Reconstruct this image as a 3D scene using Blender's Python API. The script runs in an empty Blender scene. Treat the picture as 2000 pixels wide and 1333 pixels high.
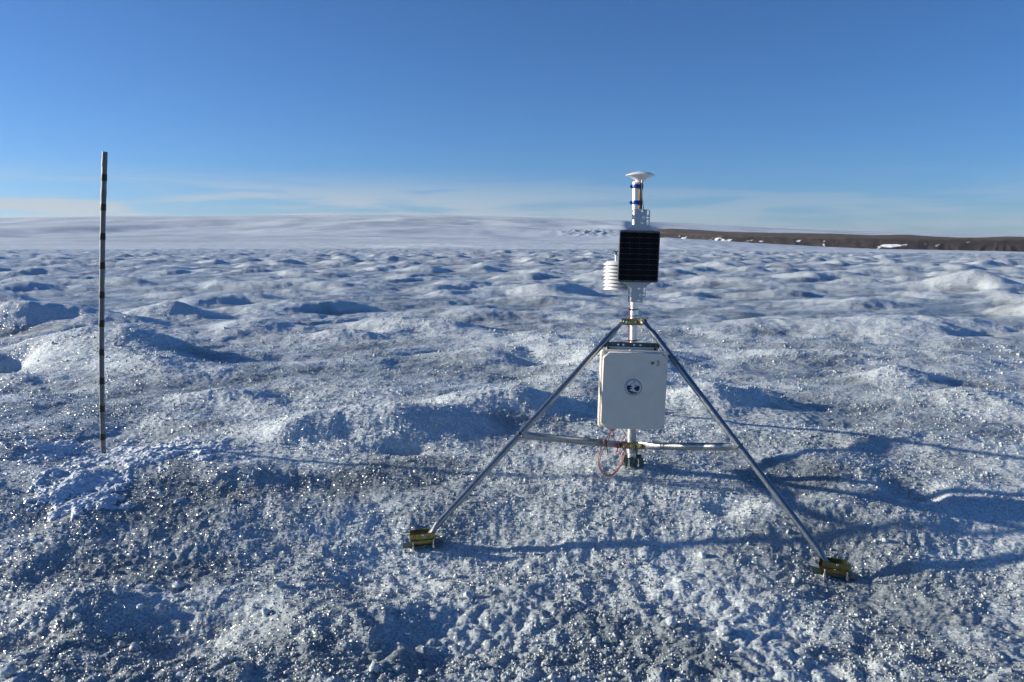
import bpy, bmesh, math, random
import numpy as np
from mathutils import Vector, Matrix

R = math.radians
S = bpy.context.scene
COL = S.collection
rng = np.random.default_rng(7)
random.seed(7)

# ------------------------------------------------------------------ camera, sky, sun, exposure
CAM_Z, FPX, PITCH = 1.45, 1600.0, R(7.0)
cd = bpy.data.cameras.new('camera')
cd.sensor_width = 36.0
cd.lens = 36.0 * FPX / 2000.0
cd.clip_start = 0.05
cd.clip_end = 90000
cam = bpy.data.objects.new('camera', cd)
COL.objects.link(cam)
cam.location = (0, 0, CAM_Z)
cam.rotation_euler = (R(90) - PITCH, 0, 0)
S.camera = cam

SUN_EL, SUN_BACK = R(13.5), R(-9.0)         # sun low on the left, a little ahead of the camera
sunv = Vector((-math.cos(SUN_EL) * math.cos(SUN_BACK), -math.cos(SUN_EL) * math.sin(SUN_BACK), math.sin(SUN_EL)))
ld = bpy.data.lights.new('sun', 'SUN')
ld.energy = 5.0
ld.angle = R(0.9)
ld.color = (1.0, 0.93, 0.79)
sun = bpy.data.objects.new('sun', ld)
COL.objects.link(sun)
sun.rotation_euler = (-sunv).to_track_quat('-Z', 'Y').to_euler()
sun.location = (-20, -3, 8)

W = bpy.data.worlds.new('World')
S.world = W
W.use_nodes = True
wt = W.node_tree
wt.nodes.clear()


def nd(tree, typ, **kw):
    n = tree.nodes.new(typ)
    for k, v in kw.items():
        if k.startswith('i_'):
            key = k[2:]
            n.inputs[int(key) if key.isdigit() else key.replace('_', ' ')].default_value = v
        else:
            setattr(n, k, v)
    return n


def lk(tree, a, b):
    tree.links.new(a, b)


sky = nd(wt, 'ShaderNodeTexSky', sky_type='NISHITA', sun_disc=False, sun_elevation=SUN_EL,
         sun_rotation=math.atan2(sunv.x, sunv.y), altitude=600, air_density=0.8, dust_density=0.5, ozone_density=7.0)
bg = nd(wt, 'ShaderNodeBackground', i_Strength=0.088)
wo = nd(wt, 'ShaderNodeOutputWorld')
# thin cloud banks low over the horizon, by direction
tc = nd(wt, 'ShaderNodeTexCoord')
mp = nd(wt, 'ShaderNodeMapping')
mp.inputs['Scale'].default_value = (3.0, 3.0, 34.0)
mp.inputs['Location'].default_value = (0.35, 0.2, 0.4)
lk(wt, tc.outputs['Generated'], mp.inputs['Vector'])
cn = nd(wt, 'ShaderNodeTexNoise', i_Scale=1.5, i_Detail=7.0, i_Roughness=0.55, i_Distortion=0.4)
lk(wt, mp.outputs['Vector'], cn.inputs['Vector'])
cr = nd(wt, 'ShaderNodeMapRange', interpolation_type='SMOOTHSTEP')
for k, v in ((1, 0.40), (2, 0.58), (3, 0.0), (4, 0.95)):
    cr.inputs[k].default_value = v
lk(wt, cn.outputs['Fac'], cr.inputs[0])
sx = nd(wt, 'ShaderNodeSeparateXYZ')
lk(wt, tc.outputs['Generated'], sx.inputs[0])
band = nd(wt, 'ShaderNodeMapRange', interpolation_type='SMOOTHSTEP')
for k, v in ((1, 0.088), (2, 0.030), (3, 0.0), (4, 1.0)):
    band.inputs[k].default_value = v
lk(wt, sx.outputs['Z'], band.inputs[0])
cm = nd(wt, 'ShaderNodeMath', operation='MULTIPLY')
lk(wt, cr.outputs[0], cm.inputs[0])
lk(wt, band.outputs[0], cm.inputs[1])
cmix = nd(wt, 'ShaderNodeMix', data_type='RGBA')
cmix.inputs[7].default_value = (3.7, 4.05, 4.5, 1)
lr = nd(wt, 'ShaderNodeMapRange', interpolation_type='SMOOTHSTEP')
for k, v in ((1, -0.35), (2, 0.35), (3, 0.9), (4, 0.30)):
    lr.inputs[k].default_value = v
lk(wt, sx.outputs['X'], lr.inputs[0])
cm2 = nd(wt, 'ShaderNodeMath', operation='MULTIPLY')
lk(wt, cm.outputs[0], cm2.inputs[0])
lk(wt, lr.outputs[0], cm2.inputs[1])
lk(wt, cm2.outputs[0], cmix.inputs[0])
lk(wt, sky.outputs[0], cmix.inputs[6])
lk(wt, cmix.outputs[2], bg.inputs['Color'])
lk(wt, bg.outputs[0], wo.inputs['Surface'])

S.view_settings.view_transform = 'Standard'
S.view_settings.look = 'None'
S.view_settings.gamma = 1.0
S.view_settings.use_curve_mapping = False
S.view_settings.exposure = 0.66
S.render.engine = 'CYCLES'
S.cycles.max_bounces = 7
S.cycles.diffuse_bounces = 3
S.cycles.glossy_bounces = 3
S.cycles.transmission_bounces = 5
S.cycles.caustics_reflective = False
S.cycles.caustics_refractive = False
S.cycles.use_denoising = True
S.cycles.use_adaptive_sampling = True
S.cycles.adaptive_threshold = 0.03


# ------------------------------------------------------------------ helpers: places
def at(px, py, Y):
    """world point seen at photo pixel (px, py) when it stands Y metres ahead"""
    c, s = math.cos(PITCH), math.sin(PITCH)
    u, v = (px - 1000.0) / FPX, -(py - 666.5) / FPX
    dx, dy, dz = u, c + v * s, -s + v * c
    k = Y / dy
    return Vector((dx * k, Y, CAM_Z + dz * k))


# ------------------------------------------------------------------ helpers: objects
def tag(o, label=None, cat=None, group=None, kind=None):
    if label: o['label'] = label
    if cat: o['category'] = cat
    if group: o['group'] = group
    if kind: o['kind'] = kind
    return o


def empty(name, loc):
    o = bpy.data.objects.new(name, None)
    COL.objects.link(o)
    o.location = loc
    o.empty_display_size = 0.1
    return o


def link(name, me, m, parent=None, smooth=True):
    """mesh given in world coordinates; the child keeps its world place"""
    if m is not None:
        me.materials.clear()
        me.materials.append(m)
    o = bpy.data.objects.new(name, me)
    COL.objects.link(o)
    if parent is not None:
        o.parent = parent
        w = Vector((0, 0, 0))
        p = parent
        while p is not None:
            w += p.location
            p = p.parent
        o.location = -w
    if smooth and len(me.polygons):
        me.polygons.foreach_set('use_smooth', [True] * len(me.polygons))
    return o


class MB:
    """collects shapes for one mesh"""
    def __init__(self):
        self.v, self.f = [], []

    def add(self, vs, fs):
        b = len(self.v)
        self.v += [tuple(p) for p in vs]
        self.f += [tuple(i + b for i in f) for f in fs]
        return self

    def box(self, c, size, rot=None, bev=0.0):
        bm = bmesh.new()
        bmesh.ops.create_cube(bm, size=1.0)
        for p in bm.verts:
            p.co = Vector((p.co.x * size[0], p.co.y * size[1], p.co.z * size[2]))
        if bev > 0:
            bmesh.ops.bevel(bm, geom=list(bm.edges), offset=bev, segments=2, affect='EDGES')
        M = rot.to_3x3() if rot else Matrix.Identity(3)
        c = Vector(c)
        vs = [c + M @ p.co for p in bm.verts]
        bm.verts.index_update()
        fs = [[q.index for q in f.verts] for f in bm.faces]
        bm.free()
        return self.add(vs, fs)

    def loft(self, pts, radii, n=16, cap=True, ref=None):
        """sweep an ellipse (ra, rb) along pts; rb lies along ref as nearly as it can"""
        pts = [Vector(p) for p in pts]
        vs, fs = [], []
        ref = Vector(ref) if ref is not None else Vector((0.13, 0.97, 0.21))
        for i, p in enumerate(pts):
            t = (pts[min(i + 1, len(pts) - 1)] - pts[max(i - 1, 0)]).normalized()
            b = ref - t * ref.dot(t)
            if b.length < 1e-4:
                b = t.orthogonal()
            b.normalize()
            a = t.cross(b)
            rr = radii[i] if isinstance(radii, (list, tuple)) else radii
            ra, rb = rr if isinstance(rr, (list, tuple)) else (rr, rr)
            ref = b
            for k in range(n):
                q = 2 * math.pi * k / n
                vs.append(p + a * (math.cos(q) * ra) + b * (math.sin(q) * rb))
        for i in range(len(pts) - 1):
            for k in range(n):
                fs.append((i * n + k, i * n + (k + 1) % n, (i + 1) * n + (k + 1) % n, (i + 1) * n + k))
        if cap:
            fs.append(tuple(reversed(range(n))))
            fs.append(tuple(range((len(pts) - 1) * n, len(pts) * n)))
        return self.add(vs, fs)

    def lathe(self, c, prof, n=32, axis=None):
        """turn profile [(r, h)] about axis through c"""
        c = Vector(c)
        M = Vector((0, 0, 1)).rotation_difference(Vector(axis)).to_matrix() if axis is not None else Matrix.Identity(3)
        vs, fs = [], []
        for r, h in prof:
            for k in range(n):
                q = 2 * math.pi * k / n
                vs.append(c + M @ Vector((r * math.cos(q), r * math.sin(q), h)))
        for i in range(len(prof) - 1):
            for k in range(n):
                fs.append((i * n + k, i * n + (k + 1) % n, (i + 1) * n + (k + 1) % n, (i + 1) * n + k))
        if prof[0][0] > 1e-5: fs.append(tuple(reversed(range(n))))
        if prof[-1][0] > 1e-5: fs.append(tuple(range((len(prof) - 1) * n, len(prof) * n)))
        return self.add(vs, fs)

    def build(self, name, m, parent=None, smooth=True, angle=35):
        me = bpy.data.meshes.new(name)
        me.from_pydata(self.v, [], self.f)
        me.validate()
        me.update()
        o = link(name, me, m, parent, smooth)
        if smooth:
            sharp(me, angle)
        return o


def sharp(me, angle):
    bm = bmesh.new()
    bm.from_mesh(me)
    for e in bm.edges:
        if len(e.link_faces) == 2 and e.calc_face_angle(0) > R(angle):
            e.smooth = False
    bm.to_mesh(me)
    bm.free()


def plate_mesh(name, outlines, M, thick, bevel=0.0):
    """flat plate with holes: outlines are closed 2D loops (x, y), filled even-odd, thickness along local z; M to world"""
    cu = bpy.data.curves.new(name, 'CURVE')
    cu.dimensions = '2D'
    cu.fill_mode = 'BOTH'
    cu.extrude = thick / 2
    cu.bevel_depth = bevel
    cu.bevel_resolution = 1
    for loop in outlines:
        sp = cu.splines.new('POLY')
        sp.points.add(len(loop) - 1)
        for i, (x, y) in enumerate(loop):
            sp.points[i].co = (x, y, 0, 1)
        sp.use_cyclic_u = True
    o = bpy.data.objects.new(name, cu)
    me = bpy.data.meshes.new_from_object(o)
    bpy.data.objects.remove(o)
    bpy.data.curves.remove(cu)
    me.transform(M)
    return me


def plate(name, outlines, M, thick, m, parent, bevel=0.0):
    me = plate_mesh(name, outlines, M, thick, bevel)
    o = link(name, me, m, parent, False)
    return o


def rrect(cx, cy, w, h, r, n=5):
    out = []
    for qx, qy, a0 in ((1, 1, 0), (-1, 1, 90), (-1, -1, 180), (1, -1, 270)):
        for i in range(n + 1):
            a = R(a0 + 90 * i / n)
            out.append((cx + qx * (w / 2 - r) + r * math.cos(a), cy + qy * (h / 2 - r) + r * math.sin(a)))
    return out


def circ(cx, cy, r, n=32):
    return [(cx + r * math.cos(2 * math.pi * k / n), cy + r * math.sin(2 * math.pi * k / n)) for k in range(n)]


# ------------------------------------------------------------------ helpers: materials
def mat(name, col, rough=0.5, metal=0.0, var=0.12, vscale=40.0, rvar=0.1, bump=0.0, spec=0.5, alt=None, ior=1.45):
    m = bpy.data.materials.new(name)
    m.use_nodes = True
    t = m.node_tree
    p = t.nodes['Principled BSDF']
    p.inputs['Metallic'].default_value = metal
    p.inputs['IOR'].default_value = ior
    p.inputs['Specular IOR Level'].default_value = spec
    g = nd(t, 'ShaderNodeTexCoord')
    n = nd(t, 'ShaderNodeTexNoise', i_Scale=vscale, i_Detail=5.0, i_Roughness=0.6)
    lk(t, g.outputs['Object'], n.inputs['Vector'])
    mx = nd(t, 'ShaderNodeMix', data_type='RGBA')
    a = alt or tuple(max(0.0, c * (1 - var)) for c in col)
    mx.inputs[6].default_value = (*a, 1)
    mx.inputs[7].default_value = (*[min(1.0, c * (1 + var)) for c in col], 1) if not alt else (*col, 1)
    r = nd(t, 'ShaderNodeMapRange')
    for k, v in ((1, 0.35), (2, 0.65), (3, 0.0), (4, 1.0)):
        r.inputs[k].default_value = v
    lk(t, n.outputs['Fac'], r.inputs[0])
    lk(t, r.outputs[0], mx.inputs[0])
    lk(t, mx.outputs[2], p.inputs['Base Color'])
    rr = nd(t, 'ShaderNodeMapRange')
    for k, v in ((1, 0.3), (2, 0.7), (3, max(0.02, rough - rvar)), (4, min(1, rough + rvar))):
        rr.inputs[k].default_value = v
    lk(t, n.outputs['Fac'], rr.inputs[0])
    lk(t, rr.outputs[0], p.inputs['Roughness'])
    if bump > 0:
        b = nd(t, 'ShaderNodeBump', i_Strength=bump, i_Distance=0.002)
        lk(t, n.outputs['Fac'], b.inputs['Height'])
        lk(t, b.outputs[0], p.inputs['Normal'])
    return m


def zinc_mat():
    """yellow chromate zinc plating: gold, green and rose patches"""
    m = mat('zinc_chromate', (0.5, 0.4, 0.15), 0.32, 1.0)
    t = m.node_tree
    p = t.nodes['Principled BSDF']
    g = nd(t, 'ShaderNodeTexCoord')
    n = nd(t, 'ShaderNodeTexNoise', i_Scale=26.0, i_Detail=2.0, i_Distortion=0.8)
    lk(t, g.outputs['Object'], n.inputs['Vector'])
    cr = nd(t, 'ShaderNodeValToRGB')
    e = cr.color_ramp.elements
    e[0].position, e[0].color = 0.30, (0.17, 0.24, 0.10, 1)
    e[1].position, e[1].color = 0.72, (0.17, 0.24, 0.09, 1)
    for pos, c in ((0.42, (0.25, 0.26, 0.09, 1)), (0.52, (0.30, 0.27, 0.10, 1)), (0.60, (0.30, 0.14, 0.09, 1))):
        q = e.new(pos)
        q.color = c
    lk(t, n.outputs['Fac'], cr.inputs[0])
    lk(t, cr.outputs[0], p.inputs['Base Color'])
    return m


M = {
    'galv': mat('galvanised_steel', (0.31, 0.33, 0.34), 0.36, 1.0, 0.10, 60, 0.06),
    'galv_dull': mat('dull_zinc_plate', (0.42, 0.44, 0.45), 0.5, 0.9, 0.12, 90, 0.08),
    'alu': mat('anodised_aluminium_tube', (0.76, 0.76, 0.75), 0.36, 0.85, 0.05, 50, 0.06),
    'plate_grey': mat('grey_aluminium_plate', (0.42, 0.44, 0.46), 0.42, 0.6, 0.05, 40, 0.05),
    'white_pl': mat('white_plastic', (0.80, 0.80, 0.79), 0.45, 0.0, 0.03, 30, 0.05),
    'grey_pl': mat('grey_fibreglass', (0.70, 0.65, 0.555), 0.5, 0.0, 0.04, 14, 0.05, 0.05),
    'black': mat('black_plastic', (0.012, 0.012, 0.013), 0.45),
    'blackrub': mat('black_tape', (0.012, 0.011, 0.012), 0.5, 0.0, 0.3, 80),
    'cell': mat('solar_cell', (0.004, 0.0045, 0.006), 0.55, 0.0, 0.3, 60, 0.05, spec=0.12),
    'panel_back': mat('panel_backing', (0.16, 0.165, 0.175), 0.6, 0.0, 0.05, spec=0.15),
    'busbar': mat('busbar_wire', (0.05, 0.05, 0.055), 0.6, 0.0, 0.05, spec=0.15),
    'panel_frame': mat('dark_anodised_frame', (0.10, 0.11, 0.125), 0.42, 0.6, 0.1),
    'blue': mat('blue_strap', (0.005, 0.035, 0.30), 0.38, 0.0, 0.1),
    'steel': mat('bright_bolt_steel', (0.72, 0.72, 0.70), 0.22, 1.0, 0.08),
    'dkplate': mat('dark_green_steel', (0.07, 0.115, 0.115), 0.42, 0.6, 0.2, 30),
    'strut': mat('slotted_strut', (0.10, 0.115, 0.125), 0.45, 0.8, 0.1),
    'copper': mat('copper_coloured_cable', (0.48, 0.22, 0.15), 0.42, 0.0, 0.12, 90),
    'brown': mat('brown_cable', (0.16, 0.10, 0.06), 0.45, 0.0, 0.2, 80),
    'brass': mat('brass_rod', (0.22, 0.16, 0.085), 0.4, 1.0, 0.2, 120),
    'red': mat('red_cable', (0.50, 0.015, 0.03), 0.42, 0.0, 0.12, 80),
    'ink': mat('dark_ink', (0.025, 0.027, 0.04), 0.7, 0.0, 0.15),
    'sticker': mat('sticker_white', (0.62, 0.64, 0.68), 0.5, 0.0, 0.02),
    'stake': mat('weathered_stake', (0.15, 0.165, 0.18), 0.5, 0.0, 0.0, 18, 0.1, 0.25, alt=(0.10, 0.112, 0.125)),
    'zinc': zinc_mat(),
}


def ice_mat(name, white, clear, grain=1.0, patch_scale=0.9, lo=0.47, hi=0.66, rough=0.45, k=0.34, gs=(55.0, 130.0, 300.0), patches=True, sss=0.0):
    m = bpy.data.materials.new(name)
    m.use_nodes = True
    t = m.node_tree
    p = t.nodes['Principled BSDF']
    g = nd(t, 'ShaderNodeNewGeometry')
    pos = g.outputs['Position']
    # two kinds of ice: white weathered crust and clear grey ice with dust in it
    n1 = nd(t, 'ShaderNodeTexNoise', i_Scale=patch_scale, i_Detail=6.0, i_Roughness=0.62, i_Distortion=0.3)
    lk(t, pos, n1.inputs['Vector'])
    r1 = nd(t, 'ShaderNodeMapRange', interpolation_type='SMOOTHSTEP')
    for i, v in ((1, lo), (2, hi), (3, 0.0), (4, 0.85)):
        r1.inputs[i].default_value = v
    lk(t, n1.outputs['Fac'], r1.inputs[0])
    fac = r1.outputs[0]
    if patches:
        a = nd(t, 'ShaderNodeAttribute', attribute_name='clear_ice')
        ad = nd(t, 'ShaderNodeMath', operation='ADD', use_clamp=True)
        lk(t, fac, ad.inputs[0])
        lk(t, a.outputs['Fac'], ad.inputs[1])
        fac = ad.outputs[0]
    mx = nd(t, 'ShaderNodeMix', data_type='RGBA')
    mx.inputs[6].default_value = (*white, 1)
    mx.inputs[7].default_value = (*clear, 1)
    lk(t, fac, mx.inputs[0])
    acc = None
    col = mx.outputs[2]
    for i, s in enumerate(gs):
        v = nd(t, 'ShaderNodeTexVoronoi', i_Scale=s, i_Randomness=1.0)
        lk(t, pos, v.inputs['Vector'])
        sb = nd(t, 'ShaderNodeVectorMath', operation='SUBTRACT')
        sb.inputs[1].default_value = (0.5, 0.5, 0.5)
        lk(t, v.outputs['Color'], sb.inputs[0])
        sc = nd(t, 'ShaderNodeVectorMath', operation='SCALE')
        sc.inputs['Scale'].default_value = k * (0.8, 1.0, 0.7)[i]
        lk(t, sb.outputs[0], sc.inputs[0])
        if acc is None:
            acc = sc.outputs[0]
        else:
            ad = nd(t, 'ShaderNodeVectorMath', operation='ADD')
            lk(t, acc, ad.inputs[0])
            lk(t, sc.outputs[0], ad.inputs[1])
            acc = ad.outputs[0]
        if i == 1:       # each grain its own clarity
            se = nd(t, 'ShaderNodeSeparateColor')
            lk(t, v.outputs['Color'], se.inputs[0])
            rr = nd(t, 'ShaderNodeMapRange')
            for q, val in ((1, 0.0), (2, 1.0), (3, 1.0 - 0.38 * grain), (4, 1.0 + 0.22 * grain)):
                rr.inputs[q].default_value = val
            lk(t, se.outputs[2], rr.inputs[0])
            ml = nd(t, 'ShaderNodeVectorMath', operation='SCALE')
            lk(t, col, ml.inputs[0])
            lk(t, rr.outputs[0], ml.inputs['Scale'])
            col = ml.outputs[0]
    ad = nd(t, 'ShaderNodeVectorMath', operation='ADD')
    lk(t, g.outputs['Normal'], ad.inputs[0])
    lk(t, acc, ad.inputs[1])
    nz = nd(t, 'ShaderNodeVectorMath', operation='NORMALIZE')
    lk(t, ad.outputs[0], nz.inputs[0])
    lk(t, nz.outputs[0], p.inputs['Normal'])
    gv = nd(t, 'ShaderNodeTexVoronoi', i_Scale=gs[2] * 0.75, i_Randomness=1.0)
    lk(t, pos, gv.inputs['Vector'])
    g1 = nd(t, 'ShaderNodeVectorMath', operation='SUBTRACT')
    g1.inputs[1].default_value = (0.5, 0.5, 0.5)
    lk(t, gv.outputs['Color'], g1.inputs[0])
    g2 = nd(t, 'ShaderNodeVectorMath', operation='SCALE')
    g2.inputs['Scale'].default_value = 1.9 if k > 0 else 0.0
    lk(t, g1.outputs[0], g2.inputs[0])
    g3 = nd(t, 'ShaderNodeVectorMath', operation='ADD')
    lk(t, g.outputs['Normal'], g3.inputs[0])
    lk(t, g2.outputs[0], g3.inputs[1])
    g4 = nd(t, 'ShaderNodeVectorMath', operation='NORMALIZE')
    lk(t, g3.outputs[0], g4.inputs[0])
    lk(t, g4.outputs[0], p.inputs['Coat Normal'])
    if sss > 0:
        p.inputs['Subsurface Weight'].default_value = sss
        p.subsurface_method = 'RANDOM_WALK'
        p.inputs['Subsurface Radius'].default_value = (0.6, 0.9, 1.2)
        p.inputs['Subsurface Scale'].default_value = 0.018
    if k > 0:          # the clear ice is the glassier one
        cw_ = nd(t, 'ShaderNodeMapRange')
        for i, v in ((1, 0.0), (2, 1.0), (3, 0.35), (4, 0.65)):
            cw_.inputs[i].default_value = v
        lk(t, fac, cw_.inputs[0])
        lk(t, cw_.outputs[0], p.inputs['Coat Weight'])
    p.inputs['Coat Roughness'].default_value = 0.21
    p.inputs['Coat IOR'].default_value = 1.4
    lk(t, col, p.inputs['Base Color'])
    p.inputs['Roughness'].default_value = rough
    p.inputs['IOR'].default_value = 1.31
    return m


M['ice'] = ice_mat('glacier_ice', (0.64, 0.69, 0.70), (0.25, 0.283, 0.295), lo=0.38, hi=0.66, sss=0.7)
M['snow'] = ice_mat('fine_snow', (0.68, 0.73, 0.78), (0.52, 0.58, 0.64), 0.3, 4.0, rough=0.5, k=0.35, patches=False)
M['crystal'] = ice_mat('ice_crystal', (0.55, 0.595, 0.61), (0.28, 0.31, 0.32), 0.8, 1.6, rough=0.22, k=0.2, patches=False)

# ------------------------------------------------------------------ noise
def _hash(ix, iy, seed):
    h = (ix.astype(np.int64) * 374761393 + iy.astype(np.int64) * 668265263 + seed * 974634777) & 0xFFFFFFFF
    h = ((h ^ (h >> 13)) * 1274126177) & 0xFFFFFFFF
    h = (h ^ (h >> 16)) & 0xFFFFFFFF
    return h


def gnoise(x, y, seed=0):
    """gradient noise, about -1..1"""
    x0, y0 = np.floor(x), np.floor(y)
    fx, fy = x - x0, y - y0
    ix, iy = x0.astype(np.int64), y0.astype(np.int64)
    u = fx * fx * fx * (fx * (fx * 6 - 15) + 10)
    v = fy * fy * fy * (fy * (fy * 6 - 15) + 10)
    out = 0
    for dx in (0, 1):
        for dy in (0, 1):
            a = _hash(ix + dx, iy + dy, seed) * (2 * math.pi / 4294967296.0)
            g = np.cos(a) * (fx - dx) + np.sin(a) * (fy - dy)
            out = out + g * (u if dx else 1 - u) * (v if dy else 1 - v)
    return out * 1.5


def fbm(x, y, octaves=4, seed=0, gain=0.5):
    s, a, f = 0, 1.0, 1.0
    for i in range(octaves):
        s = s + a * gnoise(x * f + 17.3 * i, y * f - 9.1 * i, seed + i)
        a *= gain
        f *= 2.03
    return s


def sstep(a, b, x):
    t = np.clip((x - a) / (b - a), 0, 1)
    return t * t * (3 - 2 * t)


# ------------------------------------------------------------------ the glacier surface
PR = [0.3, 2.6, 3.4, 3.75, 4.1, 4.5, 5.2, 8.0, 20.0, 50.0, 110.0, 170.0, 260.0]
PZ = [-0.10, -0.12, -0.105, -0.06, 0.065, 0.185, 0.25, 0.31, 0.38, 0.30, 0.02, -0.50, -1.45]


def base_z(y):
    return np.interp(y, PR, PZ)


def on_base(px, py):
    lo, hi = 1.0, 200.0
    for _ in range(60):
        mid = 0.5 * (lo + hi)
        p = at(px, py, mid)
        if p.z > base_z(mid): lo = mid
        else: hi = mid
    return at(px, py, lo)


# hummocks and hollows: photo place of the centre, half-widths in metres across / away, height in metres
HUMPS = [
    (760, 835, 0.58, 0.27, 0.15), (960, 805, 0.45, 0.30, 0.10), (600, 850, 0.24, 0.18, 0.07), (560, 862, 0.12, 0.10, 0.03), (1010, 800, 0.55, 0.35, 0.10),
    (820, 815, 0.14, 0.08, -0.08), (790, 878, 0.17, 0.07, -0.06), (700, 760, 0.5, 0.25, 0.03),
    (620, 945, 0.75, 0.10, -0.035), (800, 985, 0.55, 0.16, 0.02),
    (110, 637, 1.25, 0.50, 0.30), (330, 625, 0.60, 0.30, 0.20), (210, 690, 0.95, 0.33, 0.29), (15, 704, 0.22, 0.25, -0.16), (20, 640, 0.6, 0.4, 0.1),
    (420, 778, 0.34, 0.16, 0.10), (60, 760, 0.30, 0.18, -0.10), (30, 735, 0.3, 0.15, 0.08),
    (1390, 785, 0.34, 0.18, 0.12), (1470, 778, 0.12, 0.14, 0.07), (1745, 735, 0.40, 0.22, 0.09), (1900, 772, 0.3, 0.2, 0.07),
    (1790, 978, 0.13, 0.09, -0.09), (1415, 1006, 0.10, 0.06, -0.04), (1090, 702, 0.40, 0.22, -0.12), (980, 690, 0.4, 0.2, 0.08),
    (1900, 560, 0.70, 0.50, 0.30), (1560, 1020, 0.3, 0.12, 0.03), (1700, 850, 0.5, 0.2, 0.05), (1860, 900, 0.3, 0.15, -0.02),
    (1700, 1040, 0.35, 0.2, 0.04), (380, 1235, 0.38, 0.15, -0.07), (300, 1265, 0.2, 0.10, -0.04), (140, 1190, 0.26, 0.14, 0.05), (50, 1250, 0.16, 0.10, -0.05), (640, 1230, 0.3, 0.2, 0.04), (620, 1210, 0.35, 0.2, 0.05), (1000, 1180, 0.4, 0.2, 0.03),
    (40, 880, 0.25, 0.12, 0.06), (120, 935, 0.25, 0.12, 0.03), (250, 905, 0.4, 0.15, 0.03),
    (520, 640, 0.7, 0.35, 0.13), (680, 655, 0.6, 0.3, 0.12), (860, 640, 0.5, 0.4, 0.10), (1560, 690, 0.6, 0.3, 0.08),
]
HP = [(on_base(px, py), a, b, h) for px, py, a, b, h in HUMPS]


def macro(x, y):
    r = np.hypot(x, y)
    z = base_z(np.maximum(y, np.where(y < 0, -y, 0)) * 0.6 + r * 0.4)
    for c, a, b, h in HP:
        dx, dy = (x - c.x) / a, (y - c.y) / b
        q = dx * dx + dy * dy
        z = z + h * np.exp(-q)
    calm = 1 - 0.75 * np.exp(-(((x - 0.7) / 1.5) ** 2 + ((y - 4.0) / 0.9) ** 2))
    # rounded hummocks parted by sharper troughs, stretched across the view by melt and wind
    wx, wy = x + 0.3 * gnoise(x * 0.7, y * 0.7, 3), y + 0.3 * gnoise(x * 0.7, y * 0.7, 4)
    n1 = np.abs(gnoise(wx * 0.42, wy * 0.55, 11))
    n2 = np.abs(gnoise(wx * 0.95 + 5, wy * 1.2, 12))
    n3 = gnoise(wx * 0.16, wy * 0.2, 13)
    amp = np.interp(r, [2, 5, 9, 20, 60, 120, 280], [0.02, 0.045, 0.11, 0.135, 0.16, 0.14, 0.10])
    n4 = np.clip(gnoise(wx * 0.5 + 40, wy * 0.6, 14) - 0.12, 0, 1)
    z = z + calm * amp * (0.9 * n1 + 0.35 * n2 + 2.2 * n4 - 0.6)
    z = z - np.interp(r, [20, 60, 110, 150, 200, 300], [0.0, 0.10, 0.25, 0.6, 0.95, 1.6]) * sstep(0.1, 0.52, x / np.maximum(r, 0.1))
    z = z + n3 * np.interp(r, [3, 10, 40, 150], [0.0, 0.06, 0.14, 0.2])
    return z, calm


PINS = []          # points whose ground height is known from the photograph: filled below


def height(x, y, fine=True, cell=0.0):
    z, calm = macro(x, y)
    for px_, py_, w in PINS:
        z = z + w * np.exp(-(((x - px_) ** 2 + (y - py_) ** 2) / 0.42 ** 2))
    r = np.hypot(x, y)
    soft = np.interp(r, [2, 4, 9, 30], [1.1, 0.8, 1.0, 1.3])
    z = z + 0.019 * soft * fbm(x * 2.0, y * 2.4, 2, 21)
    z = z + 0.0075 * soft * fbm(x * 6.5, y * 7.5, 2, 31) * np.clip(1.5 - cell * 6, 0, 1)
    if fine:
        fade = np.clip(1.6 - cell * 22, 0, 1)
        rough_zone = 0.55 + 0.6 * sstep(-0.25, 0.35, gnoise(x * 0.8, y * 0.8, 77))
        z = z + fade * rough_zone * (0.0065 * (np.abs(gnoise(x * 17, y * 17, 41)) - 0.3) + 0.0055 * (np.abs(gnoise(x * 43, y * 43, 42)) - 0.3))
        z = z + np.interp(r, [2.6, 3.3, 4.2], [0.030, 0.017, 0.002]) * (np.abs(fbm(x * 8.5, y * 8.5, 2, 46)) - 0.25)
        z = z + np.clip(1.6 - cell * 60, 0, 1) * 0.0035 * gnoise(x * 95, y * 95, 43)
    return z


# known ground heights under mast, feet and stake
MAST_Y = 4.45
mast_x = at(1237.5, 660, MAST_Y).x
BASE = Vector((mast_x, MAST_Y, at(1233, 905, MAST_Y).z))
FOOT_L, FOOT_R = at(826, 1062, 3.86), at(1628, 1120, 3.62)
FOOT_B = Vector((mast_x + 0.17, MAST_Y + 1.24, 0.26))
STAKE = at(202, 887, 4.8)
SOLO = [BASE + Vector((0, 0, -0.01)), FOOT_L + Vector((0, 0, -0.008)), FOOT_R + Vector((0, 0, -0.008)), FOOT_B, STAKE + Vector((0, 0, -0.01))]
A = np.array([[math.exp(-((p.x - q.x) ** 2 + (p.y - q.y) ** 2) / 0.42 ** 2) for q in SOLO] for p in SOLO])
bb = np.array([p.z - float(height(np.array([p.x]), np.array([p.y]), False)[0]) for p in SOLO])
wts = np.linalg.solve(A, bb)

PINS = [(p.x, p.y, float(w)) for p, w in zip(SOLO, wts)]


def zat(x, y, fine=True):
    return float(height(np.array([x]), np.array([y]), fine)[0])


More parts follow.
